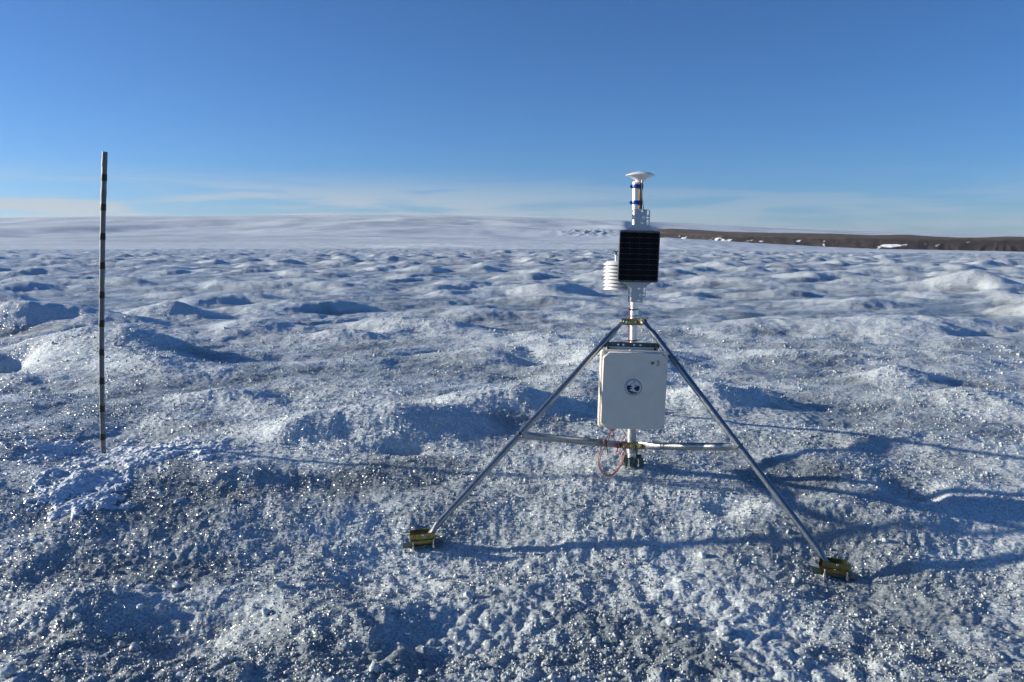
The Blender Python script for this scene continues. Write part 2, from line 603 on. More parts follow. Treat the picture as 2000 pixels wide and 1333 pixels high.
def grid_mesh(name, X, Y, Z, closed=False):
    nr, nc = X.shape
    me = bpy.data.meshes.new(name)
    co = np.stack([X, Y, Z], -1).reshape(-1, 3).astype(np.float32)
    i = np.arange(nr - 1)[:, None] * nc
    jn = nc if closed else nc - 1
    j = np.arange(jn)[None, :]
    k = (j + 1) % nc
    q = np.stack([i + j, i + k, i + nc + k, i + nc + j], -1).reshape(-1, 4).astype(np.int32)
    me.vertices.add(len(co))
    me.vertices.foreach_set('co', co.ravel())
    me.loops.add(q.size)
    me.loops.foreach_set('vertex_index', q.ravel())
    me.polygons.add(len(q))
    me.polygons.foreach_set('loop_start', np.arange(len(q), dtype=np.int32) * 4)
    me.polygons.foreach_set('loop_total', np.full(len(q), 4, np.int32))
    me.polygons.foreach_set('use_smooth', np.ones(len(q), bool))
    me.update(calc_edges=True)
    return me


# patches of clear, dusty ice between the hummocks (those nearest the camera also paint in vignette darkening), where the photograph shows them
CLEAR = [(330, 770, 0.9, 0.30), (150, 800, 0.7, 0.25), (600, 930, 0.75, 0.13), (860, 905, 0.40, 0.10), (430, 830, 0.5, 0.2), (90, 1010, 0.6, 0.18), (420, 960, 0.5, 0.12),
         (1500, 610, 2.2, 0.6), (1800, 610, 2.0, 0.6), (520, 585, 2.4, 0.8), (850, 585, 2.0, 0.8), (1500, 940, 0.5, 0.2), (1750, 930, 0.4, 0.15),
         (330, 1130, 0.5, 0.14), (600, 720, 0.6, 0.3), (1850, 830, 0.5, 0.2), (1650, 790, 0.4, 0.2), (400, 1270, 0.5, 0.25), (100, 1270, 0.5, 0.2), (760, 1310, 0.5, 0.12), (1250, 1290, 0.5, 0.12), (1750, 1260, 0.5, 0.16)]
CP = [(on_base(px, py), a, b) for px, py, a, b in CLEAR]


def clear_mask(x, y):
    m = np.zeros_like(x)
    for c, a, b in CP:
        m = np.maximum(m, np.exp(-(((x - c.x) / a) ** 2 + ((y - c.y) / b) ** 2) * 0.9))
    n = fbm(x * 2.3, y * 2.8, 4, 91, 0.6)
    wx, wy = x + 0.3 * gnoise(x * 0.7, y * 0.7, 3), y + 0.3 * gnoise(x * 0.7, y * 0.7, 4)
    crest_ = 0.9 * np.abs(gnoise(wx * 0.42, wy * 0.55, 11)) + 2.2 * np.clip(gnoise(wx * 0.5 + 40, wy * 0.6, 14) - 0.12, 0, 1)
    crust = (0.42 - crest_) * np.interp(np.hypot(x, y), [4, 8, 60, 200], [0.0, 0.7, 0.7, 0.2])
    wh = np.zeros_like(x)
    for c, a, b, h in HP:
        if h >= 0.08:
            wh = np.maximum(wh, np.exp(-(((x - c.x) / (a * 1.1)) ** 2 + ((y - c.y) / (b * 1.1)) ** 2)))
    return np.clip(crust, -0.6, 0.3) + np.clip(m * 1.15 + 0.55 * n * np.sqrt(np.maximum(m, 0)) - 0.25, 0, 1) * 0.7 - 1.0 * sstep(0.15, 0.7, wh + 0.25 * n) + 0.22 * sstep(3.9, 2.8, np.hypot(x, y)) * (1 + 0.6 * n)


dense = np.linspace(-R(43), R(43), 860)
side = np.linspace(R(43), R(317), 92)[1:-1]
ang = np.concatenate([dense, side])
rad = [0.25]
while rad[-1] < 300:
    r_ = rad[-1]
    st = 0.09 if r_ < 2.0 else (0.0037 if r_ < 13 else (0.0075 if r_ < 60 else 0.010))
    rad.append(r_ * (1 + st))
rad = np.array(rad)
TH, RR = np.meshgrid(ang, rad)
GX, GY = RR * np.sin(TH), RR * np.cos(TH)
CELL = RR * 0.0035 + 0 * TH
GZ = height(GX, GY, True, CELL)
gme = grid_mesh('glacier', GX, GY, GZ, True)
at_ = gme.attributes.new('clear_ice', 'FLOAT', 'POINT')
at_.data.foreach_set('value', clear_mask(GX, GY).ravel().astype(np.float32))
ground = link('glacier_ice', gme, M['ice'], None, False)
tag(ground, 'granular hummocky glacier ice surface', None, None, 'structure')

# ------------------------------------------------------------------ far ice and the ice cap
far_r = np.geomspace(150, 26000, 440)
far_a = np.linspace(-R(46), R(46), 700)
FA, FR = np.meshgrid(far_a, far_r)
FX, FY = FR * np.sin(FA), FR * np.cos(FA)
AZ = 1000 + FPX * np.tan(FA)


def view_z(py, dist):
    return CAM_Z + (470.0 - py) / FPX * dist


crest = np.interp(AZ, [-700, 0, 200, 500, 850, 1000, 1200, 1330, 1500, 1800, 2000, 2700], [432, 427, 424, 422.5, 421, 424, 431, 437, 446, 456, 460, 468])
L0 = np.log(FY)
def prof(dist_list, y_list):
    out = np.zeros_like(FY)
    lg = np.log(np.array(dist_list))
    ys = [np.broadcast_to(np.asarray(v, float), FY.shape) for v in y_list]
    t = np.clip(L0, lg[0], lg[-1])
    for i in range(len(lg) - 1):
        m_ = (t >= lg[i]) & (t <= lg[i + 1])
        w = (t - lg[i]) / (lg[i + 1] - lg[i])
        w = w * w * (3 - 2 * w) * 0.5 + w * 0.5
        out = np.where(m_, ys[i] * (1 - w) + ys[i + 1] * w, out)
    return out
pl = prof([150, 350, 1000, 2500, 5000, 9500, 12000, 26000], [493, 485.5, 478, 466, 448, crest, crest + 3, crest + 14])
edge = np.interp(AZ, [1200, 1300, 1450, 1600, 1700, 2000, 2700], [464, 466, 474.5, 483.5, 488, 494, 500])
pr_ = prof([150, 350, 1000, 1300, 1900, 6500, 9500, 12000, 26000], [499, edge + 2.0, edge, edge + 2, edge + 40, 472, crest, crest + 3, crest + 14])
wr = sstep(1210, 1300, AZ)
PY = pl * (1 - wr) + pr_ * wr
FZ = view_z(PY, FY)
und = fbm(FX / 1500.0, FY / 2600.0, 3, 51, 0.5) * np.interp(FY, [300, 1500, 4000, 9000, 20000], [0.0, 6.0, 34.0, 52.0, 60.0])
und = und + fbm(FX / 240.0, FY / 330.0, 3, 57) * np.interp(FY, [250, 700, 3000, 9000], [0.15, 1.3, 3.5, 3.0])
mid = np.clip(gnoise(FX / 3.5, FY / 9.0, 61), 0, 1) * np.interp(FY, [150, 350, 900, 1600], [0.22, 0.32, 0.3, 0.0])
mid = mid + np.abs(gnoise(FX / 14.0, FY / 22.0, 62)) * np.interp(FY, [150, 500, 1500, 3000], [0.10, 0.5, 0.8, 0.0])
wall = sstep(6800, 9300, FY) * 0.93
FZ = FZ + und * (1 - wall) * (1 - 0.6 * wr) + mid
# crevasse fields
cv = np.exp(-((AZ - 810) / 170) ** 2) * np.exp(-((FY - 700) / 260.0) ** 2)
FZ = FZ - cv * 2.0 * np.clip(np.abs(gnoise(FX / 30.0 + FY / 55.0, FY / 420.0, 66)) * -8 + 1, 0, 1)
cv2 = np.exp(-((AZ - 1150) / 60) ** 2) * np.exp(-((FY - 3600) / 500.0) ** 2)
FZ = FZ + cv2 * 16.0 * np.abs(gnoise(FX / 26.0, FY / 90.0, 67))
fme = grid_mesh('ice_cap', FX, FY, FZ)
M['firn'] = ice_mat('far_snow_ice', (0.66, 0.72, 0.755), (0.44, 0.50, 0.55), 0.0, 0.0016, 0.42, 0.66, 0.6, 0.0, (0.5, 1.0, 2.0), False)
cap = link('ice_cap', fme, M['firn'], None, False)
tag(cap, 'smooth ice cap rising to the horizon', None, None, 'structure')

# ------------------------------------------------------------------ brown cliffs on the right
hm = bpy.data.materials.new('brown_rock')
hm.use_nodes = True
t = hm.node_tree
p = t.nodes['Principled BSDF']
p.inputs['Roughness'].default_value = 0.9
p.inputs['Specular IOR Level'].default_value = 0.1
g = nd(t, 'ShaderNodeNewGeometry')
n = nd(t, 'ShaderNodeTexNoise', i_Scale=0.012, i_Detail=8.0, i_Roughness=0.65)
lk(t, g.outputs['Position'], n.inputs['Vector'])
cr = nd(t, 'ShaderNodeValToRGB')
e = cr.color_ramp.elements
e[0].position, e[0].color = 0.32, (0.022, 0.020, 0.023, 1)
e[1].position, e[1].color = 0.70, (0.052, 0.042, 0.039, 1)
lk(t, n.outputs['Fac'], cr.inputs[0])
a = nd(t, 'ShaderNodeAttribute', attribute_name='snow')
n2 = nd(t, 'ShaderNodeTexNoise', i_Scale=0.02, i_Detail=5.0, i_Roughness=0.6)
lk(t, g.outputs['Position'], n2.inputs['Vector'])
mm = nd(t, 'ShaderNodeMath', operation='MULTIPLY_ADD')
lk(t, n2.outputs['Fac'], mm.inputs[0])
mm.inputs[1].default_value = 1.5
lk(t, a.outputs['Fac'], mm.inputs[2])
sr = nd(t, 'ShaderNodeMapRange', interpolation_type='SMOOTHSTEP')
for k_, v_ in ((1, 1.22), (2, 1.36), (3, 0.0), (4, 0.9)):
    sr.inputs[k_].default_value = v_
lk(t, mm.outputs[0], sr.inputs[0])
mx = nd(t, 'ShaderNodeMix', data_type='RGBA')
mx.inputs[7].default_value = (0.80, 0.83, 0.88, 1)
lk(t, sr.outputs[0], mx.inputs[0])
pa = nd(t, 'ShaderNodeAttribute', attribute_name='tundra')
tm = nd(t, 'ShaderNodeMix', data_type='RGBA')
tm.inputs[7].default_value = (0.115, 0.090, 0.070, 1)
lk(t, pa.outputs['Fac'], tm.inputs[0])
lk(t, cr.outputs[0], tm.inputs[6])
lk(t, tm.outputs[2], mx.inputs[6])
lk(t, mx.outputs[2], p.inputs['Base Color'])

ha = np.arctan((np.linspace(1225, 2500, 900) - 1000) / FPX)
ht = np.concatenate([np.linspace(0, 1, 46), np.linspace(1.03, 2.6, 60)])
HA, HT = np.meshgrid(ha, ht)
HZX = 1000 + FPX * np.tan(HA)
D0 = np.interp(HZX, [1225, 1400, 1700, 2000, 2500], [5200, 4300, 3500, 3000, 2700])
topy = np.interp(HZX, [1225, 1262, 1300, 1345, 1420, 1500, 1560, 1620, 1700, 1760, 1800, 1860, 1900, 1960, 2000, 2500],
                 [456, 452.5, 454, 457, 460, 462.5, 464, 464.5, 465.5, 466, 466.5, 467.5, 468, 468, 468.5, 474])
skyy = np.interp(HZX, [1225, 1262, 1300, 1345, 1420, 1500, 1560, 1620, 1700, 1765, 1800, 1860, 1900, 1960, 2000, 2500],
                 [455, 449.5, 447, 449, 454, 455, 456, 457, 460, 459, 461.5, 464.5, 464.5, 462.5, 463.5, 470])
basey = 500.0
gul = np.abs(gnoise(HZX / 46.0 + 0.8 * gnoise(HZX / 80.0, HT * 0.5, 5), HT * 0.6, 71)) + 0.22 * np.abs(gnoise(HZX / 17.0, HT * 1.2, 72))
face = np.clip(HT, 0, 1)
DIST = D0 + face * 200 + 52 * (0.75 - gul) * np.sin(np.pi * np.clip(face, 0, 1) ** 0.8) * -1.0 + np.clip(HT - 1, 0, 9) * 1500
zt = view_z(topy, D0 + 200)
zb = view_z(basey, D0)
zface = zb + (zt - zb) * face ** 0.85
dpl = D0 + 200 + 1.1 * 1500
zs = view_z(skyy, dpl)
w = sstep(1.0, 2.1, HT)
zpl = zt + (zs - zt) * w - np.clip(HT - 2.1, 0, 9) * 60
HZ = np.where(HT <= 1, zface, zpl) + fbm(HZX / 30.0, HT * 4, 3, 73) * 1.0 * np.clip(HT, 0, 1)
HX, HY = DIST * np.tan(HA), DIST
hme = grid_mesh('rocky_hills', HX, HY, HZ)
sn = np.zeros_like(HX)
for cx, ct, sxx, stt, k_ in ((1400, 0.75, 45, 0.22, 0.55), (1470, 0.72, 30, 0.14, 0.5), (1560, 0.78, 16, 0.12, 0.45), (1605, 0.7, 5, 0.35, 0.5), (1740, 0.52, 34, 0.13, 0.75), (1712, 0.4, 7, 0.28, 0.5),
                           (1660, 0.72, 20, 0.1, 0.4), (1820, 0.6, 26, 0.10, 0.5), (1845, 0.5, 7, 0.2, 0.4), (1880, 0.8, 26, 0.08, 0.4), (1600, 0.3, 5, 0.2, 0.35), (1330, 0.7, 30, 0.2, 0.40),
                           (1300, 1.9, 40, 0.2, 0.5), (1510, 1.95, 45, 0.15, 0.6), (1560, 1.75, 25, 0.1, 0.4), (1680, 1.95, 50, 0.12, 0.55), (1930, 1.9, 28, 0.15, 0.55), (1440, 1.6, 40, 0.06, 0.4)):
    sn = np.maximum(sn, k_ * np.exp(-((HZX - cx) / sxx) ** 2 - ((HT - ct) / stt) ** 2))
at2 = hme.attributes.new('snow', 'FLOAT', 'POINT')
at2.data.foreach_set('value', (sn + 0.05).ravel().astype(np.float32))
at3 = hme.attributes.new('tundra', 'FLOAT', 'POINT')
at3.data.foreach_set('value', np.clip(sstep(0.86, 1.12, HT + 0.10 * fbm(HZX / 25.0, HT * 2, 3, 75)) * 0.9, 0, 1).ravel().astype(np.float32))
hills = link('rocky_hills', hme, hm, None, False)
tag(hills, 'brown gullied rock cliffs with snow patches beyond the glacier', None, None, 'structure')

# ------------------------------------------------------------------ tripod and mast
tri = empty('tripod', BASE)
tag(tri, 'galvanised steel tripod with upright aluminium mast standing on the ice', 'tripod')
MR = 0.0212


def mast_pt(py):
    return Vector((mast_x, MAST_Y, at(1237, py, MAST_Y).z))


z_top = mast_pt(355.5).z
MB().lathe((mast_x, MAST_Y, 0), [(MR - 0.003, BASE.z - 0.02), (MR, BASE.z - 0.018), (MR, z_top - 0.002), (MR - 0.0015, z_top), (MR - 0.0045, z_top), (MR - 0.0045, z_top - 0.05), (0.0, z_top - 0.051)], 28).build('mast', M['alu'], tri)
sl = MB()
sl.lathe((mast_x, MAST_Y, 0), [(MR + 0.0005, mast_pt(700).z - 0.04), (MR + 0.0032, mast_pt(700).z - 0.04), (MR + 0.0032, BASE.z + 0.06), (MR + 0.0005, BASE.z + 0.06)], 28)
sl.build('mast_sleeve', M['galv_dull'], tri)
APEX_Z = mast_pt(628).z
LOW_Z = mast_pt(868).z
LEG_R = 0.0165


def leg(foot, attach_dir, foot_up):
    d = Vector(attach_dir)
    top = Vector((mast_x, MAST_Y, APEX_Z)) + d * 0.062 + Vector((0, 0, 0.012))
    bot = foot + Vector((0, 0, foot_up))
    ax = (bot - top).normalized()
    L = (bot - top).length
    side_ = ax.cross(d).normalized()       # horizontal, across the leg
    flat = ax.cross(side_).normalized()
    st = [(0, (0.019, 0.004)), (0.045, (0.019, 0.004)), (0.06, (0.0185, 0.006)), (0.095, (0.0168, LEG_R)), (0.12, (LEG_R, LEG_R)), (L - 0.12, (LEG_R, LEG_R)), (L - 0.10, (0.0168, LEG_R)),
          (L - 0.06, (0.0185, 0.006)), (L - 0.045, (0.019, 0.004)), (L, (0.019, 0.004))]
    mid_ = [0.12 + (L - 0.24) * i / 8 for i in range(1, 8)]
    st = st[:5] + [(m_, (LEG_R, LEG_R)) for m_ in mid_] + st[5:]
    o = MB().loft([top + ax * s_ for s_, _ in st], [r_ for _, r_ in st], 20, True, flat).build('leg', M['galv'], tri)
    return o, top, bot, ax


dirs = {}
legs = {}
for key, foot, up in (('l', FOOT_L, 0.016), ('r', FOOT_R, 0.016), ('b', FOOT_B, 0.03)):
    d = Vector((foot.x - mast_x, foot.y - MAST_Y, 0)).normalized()
    dirs[key] = d
    legs[key] = leg(foot, d, up)

# braces from the low collar out to the legs
for key in 'lrb':
    o, top, bot, ax = legs[key]
    end = top.lerp(bot, 0.55)
    d = dirs[key]
    start = Vector((mast_x, MAST_Y, LOW_Z)) + d * 0.05
    side_ = Vector((0, 0, 1)).cross(d).normalized()
    off = side_ * 0.012 * (1 if key == 'l' else -1) - ax * 0.0
    end = end + Vector((0, 0, -0.002)) - side_ * (0.028 if key == 'l' else -0.028)
    bx_ = (end - start).normalized()
    end = end - bx_ * 0.006
    Lb = (end - start).length
    br = 0.0200
    st = [(0, (0.003, 0.020)), (0.045, (0.003, 0.020)), (0.06, (0.005, 0.0185)), (0.11, (br, br))] + [(0.11 + (Lb - 0.22) * i / 6, (br, br)) for i in range(1, 6)] + \
         [(Lb - 0.11, (br, br)), (Lb - 0.06, (0.005, 0.0185)), (Lb - 0.045, (0.003, 0.020)), (Lb, (0.003, 0.020))]
    b = MB().loft([start + bx_ * s_ for s_, _ in st], [r_ for _, r_ in st], 18, True, Vector((0, 0, 1))).build('brace', M['galv'], tri)
    MB().lathe(end - bx_ * 0.022 + side_ * -0.003, [(0.0, -0.006), (0.006, -0.006), (0.007, -0.001), (0.0, 0.001)], 10, side_).build('bolt', M['steel'], b)
    # u-bolt round the leg where the brace meets it
    c = top.lerp(bot, 0.545)
    f = ax.orthogonal().normalized()
    g_ = ax.cross(f)
    ring = [c + (f * math.cos(q) + g_ * math.sin(q)) * (LEG_R + 0.003) for q in np.linspace(0, 2 * math.pi, 22)]
    MB().loft(ring, 0.0032, 8, False).build('leg_clamp', M['black'] if key == 'l' else M['panel_frame'], tri)
    ub = MB()
    ub.loft([c + ax * 0.004 - side_ * 0.03, c + ax * 0.004 + side_ * 0.03], 0.003, 8)
    ub.build('clamp_bolt', M['steel'], tri)


def collar(z, h, thick=0.004):
    """three-armed collar round the mast: plates bent round the tube with rounded ears towards each leg"""
    n = 30
    mb = MB()
    mb.lathe((mast_x, MAST_Y, z), [(MR + 0.001, -h / 2), (MR + 0.006, -h / 2), (MR + 0.006, h / 2), (MR + 0.001, h / 2)], n)
    o = mb.build('collar', M['zinc'], tri)
    for key in 'lrb':
        d = dirs[key]
        s_ = Vector((0, 0, 1)).cross(d).normalized()
        for sg in (-1, 1):
            Mx = Matrix(((d.x, 0, s_.x, mast_x), (d.y, 0, s_.y, MAST_Y), (0, 1, 0, z), (0, 0, 0, 1)))
            Mx = Mx @ Matrix.Translation((0.0, 0, sg * 0.0105))
            out = [(0.016, -h / 2), (0.062, -h / 2)] + [(0.062 + h / 2 * math.sin(q), -h / 2 * math.cos(q)) for q in np.linspace(0.2, math.pi - 0.2, 8)] + [(0.062, h / 2), (0.016, h / 2)]
            plate('collar_ear', [out], Mx, thick, M['zinc'], o)
        p_ = Vector((mast_x, MAST_Y, z)) + d * 0.064
        MB().lathe(p_, [(0.0, -0.018), (0.007, -0.018), (0.007, -0.013), (0.004, -0.013), (0.004, 0.013), (0.007, 0.013), (0.007, 0.018), (0.0, 0.018)], 10, s_).build('bolt', M['steel'], o)
    return o


collar(APEX_Z, 0.034)
collar(LOW_Z, 0.034)
# front bridge plate of each collar, the flat zinc strip facing the camera
for z, w_, xo in ((APEX_Z, 0.104, 0.004), (LOW_Z, 0.104, -0.008)):
    Mx = Matrix(((1, 0, 0, mast_x + xo), (0, 0, -1, MAST_Y - MR - 0.0085), (0, 1, 0, z), (0, 0, 0, 1)))
    fp = plate('collar_plate', [rrect(0, 0, w_, 0.034, 0.0165)], Mx, 0.004, M['zinc'], tri, 0.0006)
    for sx_ in (-0.036, 0.0, 0.036):
        MB().lathe((mast_x + xo + sx_, MAST_Y - MR - 0.011, z), [(0.0, 0.0), (0.006, 0.0), (0.0055, 0.004), (0.003, 0.006), (0.0, 0.006)], 8, (0, -1, 0)).build('bolt', M['steel'], fp)
# u-bolt above the upper collar
uz = mast_pt(617).z
ub = MB()
ring = [Vector((mast_x + (MR + 0.004) * math.cos(q), MAST_Y + (MR + 0.004) * math.sin(q), uz)) for q in np.linspace(0, 2 * math.pi, 24)]
ub.loft(ring, 0.0032, 8, False)
ub.loft([(mast_x + 0.005, MAST_Y - MR - 0.006, uz), (mast_x + 0.055, MAST_Y - MR - 0.004, uz + 0.002)], 0.0032, 8)
ub.box((mast_x + 0.045, MAST_Y - MR - 0.005, uz + 0.002), (0.008, 0.011, 0.011), None, 0.001)
ub.build('u_bolt', M['steel'], tri)

# foot brackets: zinc channel on a dark ground plate, bolts standing up through it
def foot_bracket(foot, yaw, tilt, wid=0.122, hgt=0.052):
    Rz = Matrix.Rotation(yaw, 4, 'Z') @ Matrix.Rotation(tilt, 4, 'Y')
    T = Matrix.Translation(foot)
    gp = MB().box(foot + Rz @ Vector((0, 0.012, 0.0)), (0.195, 0.09, 0.005), Rz, 0.001).build('ground_plate', M['dkplate'], tri)
    ch = MB()
    for yy, lean in ((-0.024, 0.10), (0.034, -0.10)):
        rt = Rz @ Matrix.Rotation(lean, 4, 'X')
        ch.box(foot + Rz @ Vector((0, yy, 0.008 + hgt / 2)), (wid, 0.004, hgt), rt, 0.0015)
    ch.box(foot + Rz @ Vector((0, 0.005, 0.004)), (wid, 0.058, 0.004), Rz, 0.001)
    c = ch.build('foot_bracket', M['zinc'], tri)
    # pressed rib along the front plate
    MB().loft([foot + Rz @ Vector((-wid * 0.46, -0.0285, 0.026)), foot + Rz @ Vector((wid * 0.46, -0.0285, 0.026))], 0.003, 8).build('rib', M['zinc'], c)
    MB().lathe(foot + Rz @ Vector((0.004, -0.026, 0.052)), [(0.0, 0.0), (0.0075, 0.0), (0.007, 0.005), (0.004, 0.008), (0, 0.008)], 8, Rz.to_3x3() @ Vector((0, -1, 0))).build('bolt', M['steel'], c)
    for sx_ in (-0.048, 0.05):
        MB().lathe(foot + Rz @ Vector((sx_, -0.040, 0.0)), [(0.0065, -0.01), (0.0065, 0.006), (0.0035, 0.007), (0.0035, 0.030), (0.0, 0.031)], 8).build('anchor_bolt', M['steel'], c)
    return c


foot_bracket(FOOT_L, R(7), R(-3.5))
foot_bracket(FOOT_R, R(-9), R(5))
foot_bracket(FOOT_B, R(4), 0)
# base bracket under the mast
bb_ = MB()
bz = BASE.z
bb_.box((mast_x + 0.012, MAST_Y - 0.030, bz + 0.018), (0.10, 0.004, 0.045), None, 0.001)
bb_.box((mast_x + 0.012, MAST_Y + 0.035, bz + 0.018), (0.10, 0.004, 0.045), None, 0.001)
bb_.box((mast_x + 0.012, MAST_Y, bz - 0.004), (0.10, 0.075, 0.005), None, 0.001)
bo = bb_.build('base_bracket', M['dkplate'], tri)
for sx_ in (-0.02, 0.032):
    MB().lathe((mast_x + sx_, MAST_Y - 0.040, bz), [(0.0065, -0.01), (0.0065, 0.008), (0.0035, 0.009), (0.0035, 0.036), (0.0, 0.037)], 8).build('anchor_bolt', M['steel'], bo)
MB().loft([Vector((mast_x + 0.024, MAST_Y - 0.034, mast_pt(872).z)), Vector((mast_x + 0.021, MAST_Y - 0.034, mast_pt(884).z)), Vector((mast_x + 0.019, MAST_Y - 0.034, bz + 0.035)), Vector((mast_x + 0.019, MAST_Y - 0.034, bz + 0.005))],
          [0.010, 0.006, 0.0025, 0.002], 12).build('cable_gland', M['panel_frame'], tri)

# ------------------------------------------------------------------ equipment enclosure
EY = 4.20                                  # front of the lid
ec = at(1237.5, 764, EY)
EW, EH = 0.338, 0.402
roll = Matrix.Rotation(R(1.6), 4, 'Y')
yawm = Matrix.Rotation(R(-1.0), 4, 'Z')
E = Matrix.Translation(ec) @ yawm @ roll                     # local: x right, y away, z up
enc = empty('equipment_box', ec - Vector((0, 0, EH / 2)))
tag(enc, 'grey fibreglass equipment box marked #3 hung on the tripod mast', 'box')
E2 = E @ Matrix(((1, 0, 0, 0), (0, 0, -1, 0), (0, 1, 0, 0), (0, 0, 0, 1)))     # 2D plates: x right, y up, z towards viewer
# lid: chamfered corners
w2, h2, cc = EW / 2, EH / 2, 0.028
lid_loop = [(-w2 + 0.008, -h2 + cc), (-w2 + 0.008 + cc, -h2), (w2 - cc - 0.006, -h2), (w2 - 0.006, -h2 + cc), (w2 - 0.006, h2 - cc - 0.004), (w2 - cc - 0.006, h2 - 0.004), (-w2 + 0.008 + cc, h2 - 0.004), (-w2 + 0.008, h2 - cc - 0.004)]
lid = plate('lid', [lid_loop], E2 @ Matrix.Translation((0, 0, -0.016)), 0.026, M['grey_pl'], enc, 0.003)
plate('lid_rim', [rrect(0, 0, EW + 0.004, EH + 0.004, 0.012)], E2 @ Matrix.Translation((0, 0, -0.036)), 0.012, M['grey_pl'], enc, 0.003)
plate('body_rim', [rrect(0, 0, EW + 0.006, EH + 0.006, 0.012)], E2 @ Matrix.Translation((0, 0, -0.053)), 0.008, M['grey_pl'], enc, 0.003)
plate('body', [rrect(0, 0, EW - 0.012, EH - 0.012, 0.014)], E2 @ Matrix.Translation((0, 0, -0.122)), 0.120, M['grey_pl'], enc, 0.002)
for sx_ in (-1, 1):
    for sz_ in (-1, 1):
        MB().box(E @ Vector((sx_ * (w2 - 0.010), 0.020, sz_ * (h2 - 0.010))), (0.016, 0.012, 0.016), E, 0.003).build('corner_lug', M['grey_pl'], enc)
MB().box(E @ Vector((-0.02, 0.040, h2 + 0.006)), (0.014, 0.018, 0.006), E, 0.002).build('hinge_pin', M['grey_pl'], enc)
MB().box(E @ Vector((-0.02, 0.012, h2 - 0.001)), (0.014, 0.012, 0.005), E, 0.002).build('hinge_pin', M['grey_pl'], enc)
# mounting tray and slotted strut above the box
tr = MB()
tr.box(E @ Vector((0.0, 0.150, h2 + 0.002)), (EW - 0.05, 0.004, 0.018), E, 0.001)
for sx_ in (-1, 1):
    tr.box(E @ Vector((sx_ * (w2 - 0.030), 0.120, h2 - 0.001)), (0.006, 0.06, 0.020), E, 0.001)
tr.box(E @ Vector((0, 0.115, h2 - 0.010)), (EW - 0.055, 0.06, 0.004), E, 0.001)
trm = tr.build('mounting_tray', M['grey_pl'], enc)
for sx_ in (-1, 1):
    MB().lathe(E @ Vector((sx_ * (w2 - 0.045), 0.148, h2 + 0.002)), [(0, 0), (0.007, 0), (0.006, 0.004), (0, 0.006)], 10, (0, -1, 0)).build('screw', M['panel_frame'], trm)
for nm, zz in (('upper', h2 + 0.017), ('lower', -h2 - 0.012)):
    holes = [rrect(-0.132 + 0.0293 * i, 0, 0.0045, 0.017, 0.002, 2) for i in range(10)] if nm == 'upper' else []
    ln = 0.300 if nm == 'upper' else 0.12
    zz_ = zz if nm == 'upper' else -h2 + 0.03
    sm = plate('slotted_strut', [rrect(0, 0, ln, 0.030, 0.002, 1)] + holes, E2 @ Matrix.Translation((0.0, zz_, -0.164 if nm == 'upper' else -0.190)), 0.003, M['strut'], enc)
    if nm == 'upper':
        pb = MB().box(E @ Vector((0, 0.178, zz)), (0.300, 0.004, 0.030), E, 0.001).build('strut_back', M['plate_grey'], enc)
        for sx_ in (-0.072, -0.045, 0.013, 0.047):
            MB().lathe(E @ Vector((sx_, 0.161, zz + 0.003)), [(0, 0), (0.0065, 0), (0.006, 0.004), (0, 0.005)], 10, (0, -1, 0)).build('bolt', M['steel'], sm)
# hand-written #3
def stroke(mb, pts, r=0.0011, z=0.0):
    mb.loft([E @ Vector((x, -0.0036 - z, y)) for x, y in pts], r, 6, True, (0, 0, 1))


wr_ = MB()
ox, oz, s_ = 0.083, 0.141, 0.0185
for a_, b_ in (((0.30, 0.85), (0.18, -0.05)), ((0.68, 0.85), (0.58, -0.05)), ((0.0, 0.60), (0.92, 0.64)), ((-0.06, 0.25), (0.86, 0.29))):
    stroke(wr_, [(ox + a_[0] * s_, oz + a_[1] * s_), (ox + b_[0] * s_, oz + b_[1] * s_)])
three = [(1.50, 0.95), (1.70, 1.10), (2.0, 1.16), (2.25, 1.02), (2.28, 0.80), (2.1, 0.58), (1.85, 0.48), (2.15, 0.42), (2.32, 0.2), (2.28, -0.08), (2.02, -0.26), (1.70, -0.24), (1.5, -0.12)]
stroke(wr_, [(ox + a_ * s_, oz + b_ * s_) for a_, b_ in three])
wr_.build('handwritten_number', M['ink'], enc)
# round emblem
emx, emz = -0.003, 0.020
EM = E2 @ Matrix.Translation((emx, emz, 0.0008))
emb = plate('emblem', [circ(0, 0, 0.0445, 48)], EM, 0.0012, M['sticker'], enc)
k_ = 0.0445


def mark(outl, z=0.0011):
    return plate('emblem_mark', [[(x * k_, y * k_) for x, y in o_] for o_ in outl], EM @ Matrix.Translation((0, 0, z)), 0.0008, M['ink'], emb)


mark([circ(0, 0, 0.985, 48), circ(0, 0, 0.945, 48)])
# lower bowl of dark hills around a pale winding river
bowl = [(0.76 * math.cos(q), 0.76 * math.sin(q)) for q in np.linspace(R(172), R(368), 30)]
left_h = [(-0.78, 0.10), (-0.70, 0.22), (-0.60, 0.18), (-0.52, 0.26), (-0.42, 0.16), (-0.32, 0.30), (-0.22, 0.14), (-0.08, 0.0), (-0.42, -0.02), (-0.12, -0.16), (-0.50, -0.36), (-0.30, -0.44), (0.05, -0.52), (-0.20, -0.74), (-0.55, -0.55), (-0.74, -0.2)]
right_h = [(0.10, -0.02), (0.28, 0.04), (0.40, 0.18), (0.52, 0.08), (0.60, 0.20), (0.70, 0.14), (0.76, 0.06), (0.75, -0.15), (0.62, -0.45), (0.42, -0.45), (0.14, -0.28)]
low_h = [(-0.16, -0.76), (-0.05, -0.62), (0.40, -0.56), (0.52, -0.55), (0.30, -0.70), (0.05, -0.77)]
mark([left_h])
mark([right_h])
mark([low_h])
mark([[(-0.30, 0.30), (0.12, 0.58), (0.10, 0.62), (-0.32, 0.33)]])
